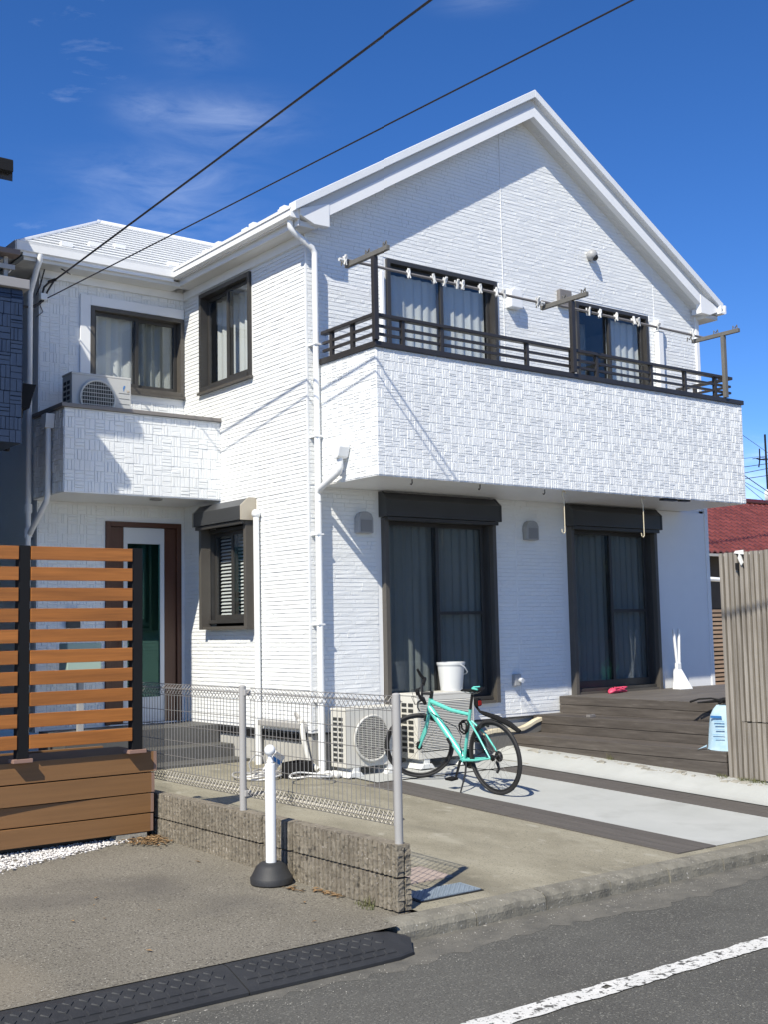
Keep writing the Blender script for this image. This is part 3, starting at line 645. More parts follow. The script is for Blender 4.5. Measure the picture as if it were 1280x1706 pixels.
# ---- porch
MB().box(-1.9, -.002, 1.95, 2.70, -.2, .425).build('porch_slab', TILEG, house, bev=.006)
MB().box(-1.9, -.002, 1.62, 1.949, -.2, .22).build('porch_step', TILEG, house, bev=.006)
MB().box(-1.9, -.002, 1.25, 1.619, -.2, .08).build('porch_step', TILEG, house, bev=.006)

# ------------------------------------------------------------------ block wall with wire fence
bw = thing('block_wall', 'low two course wall of ribbed split face concrete blocks under the wire fence', 'wall')
rg = random.Random(5)
def ribbed(name, y0, y1, z0, z1, end=False, lab=None):
    mb = MB(); n = max(2, int(round((y1-y0)/.047))); g = .0055; w = (y1-y0)/n
    mb.box(-2.535, -2.452, y0+.002, y1-.002, z0+.004, z1-.003)
    for k in range(n):      # rough vertical ribs on the street side
        a = y0+k*w+g; b = y0+(k+1)*w-g; segs = 5
        for s in range(segs):
            c = z0+.005+(z1-z0-.009)*s/segs; e = z0+.005+(z1-z0-.009)*(s+1)/segs
            d = [rg.uniform(.012, .020) for _ in range(4)]
            mb.add([(-2.535, a, c), (-2.535, b, c), (-2.535, b, e), (-2.535, a, e), (-2.535-d[0], a+.004, c), (-2.535-d[1], b-.004, c), (-2.535-d[2], b-.004, e), (-2.535-d[3], a+.004, e)], [(4, 7, 6, 5), (0, 4, 5, 1), (1, 5, 6, 2), (2, 6, 7, 3), (3, 7, 4, 0)])
    if end:
        for (xa, xb) in ((-2.552, -2.502), (-2.492, -2.446)):
            for s in range(6):
                c = z0+.005+(z1-z0-.009)*s/6; e = z0+.005+(z1-z0-.009)*(s+1)/6; d = [rg.uniform(.006, .022) for _ in range(4)]
                mb.add([(xa, y0+.002, c), (xb, y0+.002, c), (xb, y0+.002, e), (xa, y0+.002, e), (xa+.003, y0-d[0], c), (xb-.003, y0-d[1], c), (xb-.003, y0-d[2], e), (xa+.003, y0-d[3], e)], [(4, 5, 6, 7), (0, 1, 5, 4), (1, 2, 6, 5), (2, 3, 7, 6), (3, 0, 4, 7)])
    return mb.build(name, BLOCK, bw, label=lab)
for c in range(3):
    z1 = .212-c*.20; z0 = z1-.195
    y = -4.72+(.0 if c != 1 else 0); first = True
    while y < .9:
        e = min(y+.392, .9)
        gap = .035 if (c < 2 and abs(y-(-3.544)) < .02) else .003   # open joint
        ribbed('block', y+(.003 if not first else 0), e-gap*(1 if not (c < 2 and abs(e+3.544) < .02) else 8), z0, z1, end=first)
        y = e; first = False
fz = thing('wire_fence', 'grey welded wire mesh fence on the block wall with round posts', 'fence')
for y in (-4.69, -2.84, -.99):
    MB().tube([(-2.50, y, .15), (-2.50, y, 1.10)], .026, 16).build('post', GREYP, fz, smooth=True)
    o = MB().sphere((-2.50, y, 1.10), .026, 6, (1, 1, .35)).build('post_cap', GREYP, fz, smooth=True)
    for z in (1.055, .33):
        for s in (-1, 1):
            if y < -4 and s < 0: continue
            MB().box(-2.505, -2.455, y+s*.032-.012, y+s*.032+.012, z-.022, z+.022).build('clamp', GREYP, fz, bev=.004)
for (ya, yb) in ((-4.65, -2.88), (-2.80, -1.03)):
    mb = MB(); n = int((yb-ya)/.0505); x = -2.46
    zb, zt = .30, 1.085
    lp = [(x, zb+.075), (x-.030, zb+.035), (x, zb), (x+.038, zb+.035), (x+.004, zb+.072)]
    for k in range(n+1):
        y = ya+.01+k*(yb-ya-.02)/n
        pts = [(x+.004, y, zb+.075), (x+.038, y, zb+.04), (x+.008, y, zb), (x-.028, y, zb+.035), (x, y, zb+.085), (x, y, zt-.085), (x-.03, y, zt-.035), (x+.004, y, zt), (x+.038, y, zt-.035), (x+.004, y, zt-.08)]
        mb.tube(pts, .0026, 4, cap=False)
    for (dx, z) in [(.038, zb+.04), (.008, zb), (-.028, zb+.035), (-.03, zt-.035), (.004, zt), (.038, zt-.035)]+[(.0, zb+.09+k*(zt-zb-.18)/5) for k in range(6)]:
        mb.tube([(x+dx, ya, z), (x+dx, yb, z)], .0026, 4)
    mb.build('mesh_panel', WIRE, fz, kind='stuff')

# ------------------------------------------------------------------ bollard
b = thing('bollard', 'white plastic chain post with ball top in a black rubber foot', 'bollard', (-2.712, -3.56, -.171), (R(.6), R(-.5), 0))
MB().lathe([(.128, 0), (.140, .01), (.142, .045), (.136, .053), (.132, .057), (.10, .118), (.072, .140), (.04, .142)], 28).build('foot', RUBB, b, smooth=True)
MB().lathe([(.036, .13), (.036, .775), (.034, .785), (.018, .79)], 18).build('pole', WPIPE, b, smooth=True)
MB().lathe([(.018, .785), (.024, .80), (.016, .815), (.013, .83), (.018, .845)], 14).build('neck', WPIPE, b, smooth=True)
MB().sphere((0, 0, .875), .038, 10).build('ball', WPIPE, b, smooth=True)

# ------------------------------------------------------------------ rubber kerb ramps
def ramp(xa, xb, label, round_=False):
    t = thing('rubber_ramp', label, 'ramp', (xa, 0, 0), group='rubber ramps in the road gutter along the kerb')
    n = 10; w = xb-xa; vs = []; yb, zb, yf, zf = -4.935, -.198, -5.20, -.272
    def edge(u):     # front edge pulls back at the rounded end
        if not round_: return yf
        s = max(0, (u-(w-.26))/.26); return yf+(1-math.sqrt(max(0, 1-s*s)))*.22
    for i in range(n+1):
        u = w*i/n; e = edge(u)
        dz = 0 if not round_ else -.055*max(0, (u-(w-.26))/.26)**2
        vs += [(u, yb, zb+dz), (u, yb-.05, zb-.004+dz), (u, e+.012, zf), (u, e, zf-.008), (u, e, -.296), (u, yb, -.296)]
    fs = [(i*6+j, i*6+(j+1) % 6, (i+1)*6+(j+1) % 6, (i+1)*6+j) for i in range(n) for j in range(6)]+[tuple(range(6))[::-1], tuple(range(n*6, n*6+6))]
    MB().add(vs, fs).build('body', RUBB, t)
    mb = MB(); nx = max(2, int(w/.082))
    sl = (zf-zb+.004)/(yf+.012-yb+.05)
    P = lambda u, y, h: (u, y, zb-.004+(y-(yb-.05))*sl+h)
    for i in range(nx):
        for j in range(4):
            u = .03+(i+.5*(j % 2))*.082; y = -4.995-.047*j
            if u+.07 > w-(.22 if round_ else .02): continue
            if j < 2: q = [(u, y), (u+.033, y-.028), (u+.058, y-.006), (u+.026, y+.016)]
            else: q = [(u, y-.026), (u+.068, y-.026), (u+.068, y+.006), (u, y+.006)]
            mb.add([P(a, c, -.002) for a, c in q]+[P(a+(.035-(a-u))*.12, c, .0055) for a, c in q], [(4, 5, 6, 7)[::-1], (0, 1, 5, 4), (1, 2, 6, 5), (2, 3, 7, 6), (3, 0, 4, 7)])
    mb.build('tread', RUBB, t, kind='stuff')
ramp(-5.35, -3.862, 'black rubber kerb ramp at the left edge of the photo, nearest the viewer')
ramp(-3.855, -2.66, 'black rubber kerb ramp with the rounded end below the block wall', True)

# ------------------------------------------------------------------ drain cover, lid
dc = thing('drain_cover', 'blue grey chequered steel drain cover beside the end of the block wall', 'drain cover', (-2.05, -4.535, -.166), (R(2.2), 0, 0))
MB().box(-.26, .26, -.115, .115, -.02, .0).build('frame', BLK, dc); MB().box(-.245, .245, -.10, .10, .001, .007).build('plate', STEEL, dc)
mb = MB()
for i in range(22):
    for j in range(9):
        x = -.235+i*.0215; y = -.09+j*.0215; s = 1 if (i+j) % 2 else -1
        mb.add([(x-.006, y-.004*s, .007), (x+.006, y+.002*s, .007), (x+.006, y+.005*s, .0095), (x-.006, y-.001*s, .0095)], [(0, 1, 2, 3), (3, 2, 1, 0)])
mb.build('tread_pattern', STEEL, dc, kind='stuff')
lid = MB().box(-.22, .22, -.17, .17, -.03, .006).build('pit_lid', PINKC, bev=.004); lid.location = (-1.93, -4.08, -.152); lid.rotation_euler = (R(2.2), 0, 0)
tag(lid, 'pinkish concrete pit lid under the fence shadow by the block wall', 'pit lid')

# ------------------------------------------------------------------ planter with privacy screen
pb = thing('planter_box', 'long planter box of four wide brown boards beside the block wall', 'planter')
zs = [(.395, .553), (.232, .385), (.075, .224), (-.072, .066)]
for k, (a, c) in enumerate(zs):
    mb = MB(); n = 16; x0, x1 = -8.6, -2.60-[0, .018, .025, .03][k]
    def off(x):     # second board bows out, third leans in towards the left
        s = max(0, min(1, (-2.75-x)/1.4))
        return {0: 0, 1: -.012*s, 2: .035*s*s, 3: -.004}[k]
    vs = []
    for i in range(n+1):
        x = x0+(x1-x0)*i/n if i else x0
        x = x1-(x1-x0)*((n-i)/n)**1.8; y = -1.60+off(x)
        vs += [(x, y, a), (x, y+.034, a), (x, y+.034, c), (x, y, c)]
    mb.add(vs, [(i*4+j, i*4+(j+1) % 4, (i+1)*4+(j+1) % 4, (i+1)*4+j) for i in range(n) for j in range(4)]+[(3, 2, 1, 0), (n*4, n*4+1, n*4+2, n*4+3)])
    mb.build('board', PLNT, pb, bev=.002)
    MB().box(x1-.001, x1+.024, -1.603, -1.45, a+.002, c-.002).build('end_board', mat('planter_end_tape', (.26, .165, .125), .5, var=.08), pb)
MB().box(-8.6, -2.63, -1.56, -1.40, .30, .36).build('soil_shelf', mat('shelf_dark', (.05, .045, .04), .8), pb)
MB().box(-8.6, -2.70, -.85, -.81, -.05, .553).build('back_board', PLNT, pb)
MB().box(-8.6, -2.64, -1.50, -1.46, -.2, .39).build('back_frame', BLK, pb)
MB().box(-8.6, -2.62, -1.54, -.98, .545, .552).build('top_board', mat('planter_top', (.10, .055, .032), .7, var=.1), pb)
MB().box(-2.92, -2.66, -1.60, -1.45, -.20, -.076).build('base_block', RUBBLE, pb)
ps = thing('privacy_screen', 'slatted orange brown wooden privacy screen with black posts on the planter', 'screen')
pl0 = None
for x in (-4.62, -3.70, -2.77):
    MB().box(x-.044, x+.044, -1.66, -1.58, .585, 2.185).build('post', BLKM, ps, bev=.003)
    MB().box(x-.075, x+.075, -1.67, -1.56, .554, .584).build('post_foot', mat('post_foot', (.28, .17, .13), .6), ps, bev=.004)
sm = None
for (xa, xb) in ((-4.572, -3.748), (-3.652, -2.818)):
    for k in range(10):
        z = 2.18-.158*k
        s = MB().box(0, xb-xa, -.013, .013, -.102, 0).build('slat', SLAT, ps, bev=.003); s.location = (xa, -1.655, z)
ps.location.y = 0

# ------------------------------------------------------------------ white gravel and dry leaves
mb = MB(); rg = random.Random(9)
def pebble(mb, c, r, rg):
    vs = []
    for (x, y, z) in ((1, 0, 0), (-1, 0, 0), (0, 1, 0), (0, -1, 0), (0, 0, 1), (0, 0, -1)):
        q = r*rg.uniform(.6, 1.15); vs.append((c[0]+x*q*1.1, c[1]+y*q, c[2]+z*q*.75))
    mb.add(vs, [(0, 2, 4), (2, 1, 4), (1, 3, 4), (3, 0, 4), (2, 0, 5), (1, 2, 5), (3, 1, 5), (0, 3, 5)])
for _ in range(7000):
    x = rg.uniform(-6.2, -2.72); y = rg.uniform(-1.50-.40*(-2.65-x), -1.40)
    y -= rg.random()**4*.08; pebble(mb, (x, y, lz(y)+rg.uniform(-.004, .022)), rg.uniform(.006, .017), rg)
g = mb.build('gravel', GRAV, kind='stuff', label='white gravel strip in front of the planter'); g['category'] = 'gravel'
def leaves(name, pts, label):
    mb = MB()
    for (x, y, z) in pts:
        a = rg.uniform(0, 6.28); s = rg.uniform(.012, .028); t = rg.uniform(-.5, .5)
        v = []
        for (p, q, h) in ((-1, 0, 0), (0, .42, .25), (1, 0, .1), (0, -.42, .2), (0, 0, -.05)):
            v.append((x+s*(p*math.cos(a)-q*math.sin(a)), y+s*(p*math.sin(a)+q*math.cos(a)), z+s*(h+t*p*.5)+.008))
        mb.add(v, [(0, 4, 1), (4, 2, 1), (0, 3, 4), (3, 2, 4)])
    o = mb.build(name, LEAFM, kind='stuff', label=label); o['category'] = 'leaves'
P_ = []
for _ in range(330):
    u = rg.gauss(0, 1); v = rg.gauss(0, 1); x = -2.70+u*.09; y = -1.72+v*.10
    if x < -2.57: P_.append((x, y, lz(y)+.004+rg.uniform(0, .02)))
leaves('dry_leaves', P_, 'heap of dry brown leaves where gravel meets block wall')
P_ = []
for c in ((-2.585, -3.98), (-2.60, -4.02), (-2.70, -3.80), (-2.585, -4.12)):
    for _ in range(14): x = c[0]+rg.gauss(0, .02); y = c[1]+rg.gauss(0, .05); P_.append((min(x, -2.575), y, lz(y)))
for _ in range(60): P_.append((rg.uniform(-6, -2.7), rg.uniform(-4.8, -2), .0)) 
P_ = [(x, y, lz(y)+.001) for x, y, z in P_]
leaves('fallen_leaves', P_[:56]+P_[56:80], 'scattered fallen leaves at the foot of the block wall')
def grass(name, spots, label):
    mb = MB()
    for (x, y, z, n, h) in spots:
        for _ in range(n):
            a = rg.uniform(0, 6.28); b_ = rg.uniform(.2, .9); hh = h*rg.uniform(.5, 1); px = x+rg.gauss(0, .022); py = y+rg.gauss(0, .03); w = .0025
            dx, dy = math.cos(a), math.sin(a)
            mb.add([(px-dy*w, py+dx*w, z), (px+dy*w, py-dx*w, z), (px+dx*hh*b_*.4+dy*w*.7, py+dy*hh*b_*.4-dx*w*.7, z+hh*.6), (px+dx*hh*b_*.4-dy*w*.7, py+dy*hh*b_*.4+dx*w*.7, z+hh*.6), (px+dx*hh*b_, py+dy*hh*b_, z+hh*.9)], [(0, 1, 2, 3), (3, 2, 4)])
    o = mb.build(name, GRASS, kind='stuff', label=label); o['category'] = 'grass'
grass('weeds', [(-2.58, -4.46, -.186, 34, .085), (-2.60, -4.40, -.185, 14, .04), (-2.62, -4.52, -.187, 14, .04)], 'tuft of grass at the street end of the block wall')
sp = [(2.79+rg.gauss(0, .02), rg.uniform(-2.9, -1.0), 0, rg.randint(3, 9), .05) for _ in range(16)]+[(2.74+rg.gauss(0, .05), rg.uniform(-3.9, -3.05), 0, 18, .06) for _ in range(30)]+[(2.77, -1.65, 0, 30, .12)]
grass('weeds', [(x, y, gz(x, y), n, h) for x, y, z, n, h in sp], 'low dry weeds along the foot of the deck steps')
mb = MB()
for k in range(46):
    y = -.3-k*.098; x = 2.62+rg.uniform(-.03, .04); s = rg.uniform(.03, .075)
    vs = []
    for (p, q, h) in ((-1, -1, 0), (1, -1, 0), (1, 1, 0), (-1, 1, 0), (-.7, -.8, 1), (.8, -.7, 1), (.7, .8, 1), (-.8, .6, 1)):
        vs.append((x+p*s*rg.uniform(.6, 1), y+q*s*rg.uniform(.7, 1.1), gz(x, y)-.015+h*rg.uniform(.018, .045)))
    mb.add(vs, [(4, 5, 6, 7), (0, 1, 5, 4), (1, 2, 6, 5), (2, 3, 7, 6), (3, 0, 4, 7)])
o = mb.build('broken_edging', RUBBLE, kind='stuff', label='broken concrete edging along the foot of the deck steps'); o['category'] = 'edging'

# ------------------------------------------------------------------ timber deck with steps
dk = thing('deck', 'weathered timber deck with three steps in front of the right terrace window', 'deck')
def plank(x0, x1, y0, y1, z0, z1, name='plank', m=None, lab=None):
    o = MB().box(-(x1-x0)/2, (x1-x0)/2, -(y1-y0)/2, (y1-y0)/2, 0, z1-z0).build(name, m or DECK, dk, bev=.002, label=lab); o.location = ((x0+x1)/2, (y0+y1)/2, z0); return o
y = -.02
while y > -4.3:
    plank(3.695, 7.6, y-.138, y, .605, .633, m=DECKX); y -= .144
ye = -3.135
for (x, zt, zb, y0) in ((3.69, .632, .433, -.025), (3.235, .432, .235, -.025), (2.79, .234, .03, -.05)):
    h = (zt-zb)/2
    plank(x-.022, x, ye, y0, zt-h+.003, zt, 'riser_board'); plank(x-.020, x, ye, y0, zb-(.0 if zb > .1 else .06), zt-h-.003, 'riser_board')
for (xa, xb, z) in ((3.236, 3.668, .432), (2.792, 3.212, .234)):
    w = (xb-xa)/3
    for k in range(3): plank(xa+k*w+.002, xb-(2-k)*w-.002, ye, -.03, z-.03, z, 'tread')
MB().box(3.75, 7.5, -4.1, -.05, .0, .60).build('substructure', BLKM, dk)
MB().box(3.26, 3.66, -3.12, -.05, .0, .395).build('substructure', BLKM, dk); MB().box(2.82, 3.2, -3.12, -.06, -.05, .20).build('substructure', BLKM, dk)

# ------------------------------------------------------------------ slatted fence panel at the right
sf = thing('slat_fence', 'tall weathered grey fence of narrow vertical slats at the right edge', 'fence')
rg = random.Random(4); y = -3.15; k = 0
while y > -4.75:
    for (za, zb) in ((.545, 2.178), (-.005, .533)):
        if k < 3:
            if za > .5: za = -.005
            else: continue
        o = MB().box(-.019, .019, -.020, .020, 0, 1).build('slat', LOUV, sf) if False else MB().prism([(-.02, -.019), (.012, -.019), (.020, -.013), (.020, .011), (.010, .017), (-.02, .017)], 0, zb-za, lambda p, q, t: (-p, q, t)).build('slat', LOUV, sf)
        o.location = (2.785+rg.uniform(-.004, .004), y-.024, za+rg.uniform(-.004, .004)); o.rotation_euler = (rg.uniform(-.002, .002), 0, rg.uniform(-.05, .05))
    y -= .058; k += 1
MB().box(2.823, 2.84, -4.75, -3.15, .05, 2.15).build('backing', mat('fence_back', (.05, .046, .04), .8), sf)
for z in (.25, .75, 1.25, 1.8, 2.08): MB().box(2.842, 2.885, -4.75, -3.13, z, z+.09).build('rail', WP, sf)
cl = thing('cloth_scrap', 'white cloth scrap and black clip hanging over the top of the slat fence', 'cloth scrap', (2.775, -3.39, 2.165))
cl.scale = (.7, .7, .8)
MB().add([(-.03, -.10, -.02), (-.028, .06, .0), (-.02, .05, .03), (-.02, -.09, .035), (.05, -.09, .03), (.05, .05, .03)], [(0, 1, 2, 3), (3, 2, 5, 4)]).build('fold', ROPE, cl)
MB().add([(-.035, -.03, 0), (-.04, -.09, -.12), (-.035, -.05, -.155), (-.036, .0, -.06), (-.02, -.03, 0), (-.025, -.09, -.12), (-.02, -.05, -.155), (-.02, 0, -.06)], [(0, 3, 2, 1), (4, 5, 6, 7), (0, 1, 5, 4), (1, 2, 6, 5), (2, 3, 7, 6), (3, 0, 4, 7)]).build('tail', ROPE, cl)
MB().box(-.05, -.036, -.02, .035, -.20, -.12).build('clip', BLKM, cl)

# ------------------------------------------------------------------ things on the deck
bag = thing('soil_bag', 'pale blue plastic sack on the lowest deck step beside the slat fence', 'sack', (2.95, -3.00, .236), (0, 0, R(8)))
mb = MB(); prof = [(.02, .14, .20), (.0, .13, .175), (.10, .09, .17), (.22, .085, .165), (.33, .08, .155), (.40, .06, .13), (.43, .03, .10)]
prof = [(0, .125, .19), (.04, .115, .17), (.12, .095, .165), (.25, .09, .16), (.34, .08, .15), (.40, .05, .12), (.435, .018, .09)]
vs = []; n = 16
for (z, a, c) in prof:
    for j in range(n): t = 2*math.pi*j/n; q = 1+rnd(-.05, .05); vs.append((a*q*math.copysign(abs(math.cos(t))**.7, math.cos(t)), c*q*math.copysign(abs(math.sin(t))**.7, math.sin(t)), z+rnd(-.008, .008)))
mb.add(vs, [(i*n+j, i*n+(j+1) % n, (i+1)*n+(j+1) % n, (i+1)*n+j) for i in range(len(prof)-1) for j in range(n)]+[tuple(range(n))[::-1], tuple(range(len(vs)-n, len(vs)))])
mb.build('sack', BAGM, bag, smooth=True)
MB().box(-.101, -.097, -.02, .10, .315, .338).build('print', BAGP, bag)
for z in (.28, .25, .20, .15, .11): MB().box(-.110, -.1085 if z < .2 else -.104, -.05, .06+.02*math.sin(z*90), z, z+.008).build('print', mat('bag_print_pale', (.25, .42, .58), .5), bag)
MB().add([(-.10, .16, .02), (-.17, .22, .004), (-.12, .24, .004), (-.05, .18, .03), (-.1, .16, .03), (-.05, .18, .045)], [(0, 1, 2, 3), (4, 5, 2, 1)]).build('corner', BAGM, bag)
tl = thing('pruning_tool', 'black bladed garden tool with pale yellow handle on the deck edge', 'garden tool', (3.62, -2.5, .66))
MB().tube([(0, -.22, .015), (0, -.08, .018)], [.024, .020], 10).build('handle', YEL, tl, smooth=True)
MB().tube([(0, -.08, .018), (-.01, .0, .01), (-.03, .08, .0), (-.10, .27, -.02)], [.022, .03, .016, .008], 8).build('blade', BLKM, tl, smooth=True)
MB().tube([(-.02, .02, .01), (-.06, .12, .03), (-.10, .25, .02), (-.14, .34, -.012)], [.01, .009, .009, .012], 8).build('rod', BLKM, tl, smooth=True)
MB().tube([(-.0, .0, .01), (-.085, .0, -.02), (-.09, -.005, -.17)], [.016, .014, .008], 8).build('arm', BLKM, tl, smooth=True)
dpn = thing('long_dustpan', 'white long handled dustpan with two handles standing on the deck', 'dustpan', (5.63, -.31, .634))
MB().add([(-.105, -.09, 0), (.125, -.11, 0), (.115, .06, 0), (-.09, .06, 0), (-.045, -.0, .26), (.045, -.0, .26), (.045, .05, .26), (-.045, .05, .26)], [(3, 2, 1, 0), (4, 5, 6, 7), (0, 1, 5, 4), (1, 2, 6, 5), (2, 3, 7, 6), (3, 0, 4, 7)]).build('pan', WPIPE, dpn, bev=.008)
MB().box(-.04, .04, -.0, .045, .255, .34).build('neck', WPIPE, dpn, bev=.006)
MB().tube([(-.022, .02, .33), (-.055, .03, .785)], .0185, 8).build('handle', WPIPE, dpn, smooth=True)
MB().tube([(.022, .02, .33), (.055, .03, .785)], .0185, 8).build('handle', WPIPE, dpn, smooth=True)
br = thing('hand_brush', 'small white brush on a beige stick beside the right terrace window', 'brush', (5.82, -.10, .634))
MB().tube([(0, 0, 0), (0, .01, .11)], .017, 10).build('stick', CREAM, br, smooth=True)
MB().prism([(-.032, .105), (.032, .105), (.034, .18), (.026, .27), (0, .29), (-.026, .24), (-.03, .16)], -.02, .02, lambda p, q, t: (p, t+.01, q)).build('head', WPIPE, br, bev=.005)
def clog(loc, rot, lab):
    c = thing('clog', lab, 'clog', loc, (0, 0, rot), 'pink clogs on the deck')
    mb = MB(); n = 12; vs = []
    sec = [(-.115, .030, .03), (-.09, .042, .045), (-.04, .043, .045), (.0, .046, .06), (.05, .053, .075), (.09, .048, .06), (.12, .028, .035), (.13, .01, .02)]
    for (x, w, h) in sec:
        for j in range(n):
            t = 2*math.pi*j/n; vs.append((x, w*math.cos(t), max(0, h*.5+h*.5*math.sin(t))))
    mb.add(vs, [(i*n+j, i*n+(j+1) % n, (i+1)*n+(j+1) % n, (i+1)*n+j) for i in range(len(sec)-1) for j in range(n)]+[tuple(range(n))[::-1], tuple(range(len(vs)-n, len(vs)))])
    mb.build('upper', PINK, c, smooth=True)
    MB().tube([(.0, .05, .04), (-.06, .055, .06), (-.11, .03, .065), (-.12, 0, .066), (-.11, -.03, .065), (-.06, -.055, .06), (0, -.05, .04)], .008, 6).build('strap', PINK, c, smooth=True)
    for (x, y) in ((.06, .02), (.06, -.02), (.085, 0), (.035, 0), (.05, .05), (.05, -.05), (.02, .045), (.02, -.045)):
        MB().sphere((x, y, .055 if abs(y) > .03 else .074), .006, 5).build('hole', BLKM, c)
clog((4.46, -.22, .634), R(190), 'pink clog with holes lying nearer the window corner on the deck')
clog((4.62, -.14, .634), R(170), 'pink clog with holes lying nearer the middle of the terrace window')
wc = thing('watering_can', 'green plastic watering can on the deck, seen mirrored in the terrace window', 'watering can', (6.05, -1.2, .634))
MB().lathe([(.10, 0), (.11, .02), (.10, .22), (.08, .25), (.02, .26)], 18).build('body', GREENP, wc, smooth=True)
MB().tube([(.09, 0, .06), (.20, 0, .14), (.30, 0, .26)], [.03, .02, .016], 10).build('spout', GREENP, wc, smooth=True)
MB().tube([(-.08, 0, .08), (-.17, 0, .16), (-.12, 0, .30), (.0, 0, .36), (.06, 0, .26)], .012, 8).build('handle', GREENP, wc, smooth=True)
ct = MB().box(-.05, .05, -.03, .03, 0, .03).tube([(.03, 0, .02), (.06, .01, .02)], .014, 8).build('small_clip', CAPB, bev=.004); ct.location = (3.33, -.85, .433); tag(ct, 'small grey clip lying on the middle deck step', 'clip')
# curved cream board against the foundation
cb = thing('curved_board', 'cream wavy edged board with grey face leaning against the foundation by the steps', 'board')
cv = [(2.30, .30), (2.45, .318), (2.62, .318), (2.80, .305), (2.92, .315), (3.02, .345), (3.12, .385), (3.22, .41), (3.30, .415)]
mb = MB(); vs = []
for (x, z) in cv: vs += [(x, -.17, z-.045), (x, -.09, z-.045), (x, -.09, z), (x, -.17, z)]
n = len(cv); mb.add(vs, [(i*4+j, i*4+(j+1) % 4, (i+1)*4+(j+1) % 4, (i+1)*4+j) for i in range(n-1) for j in range(4)]+[(3, 2, 1, 0), ((n-1)*4, (n-1)*4+1, (n-1)*4+2, (n-1)*4+3)])
mb.build('cream_edge', CREAM, cb, bev=.006)
pl = [(2.34, .05)]+[(x, z-.05) for x, z in cv[:-1]]+[(3.21, .25), (3.0, .20), (2.78, .05)]
MB().prism(pl, -.15, -.10, XZ).build('face', GREYB, cb)

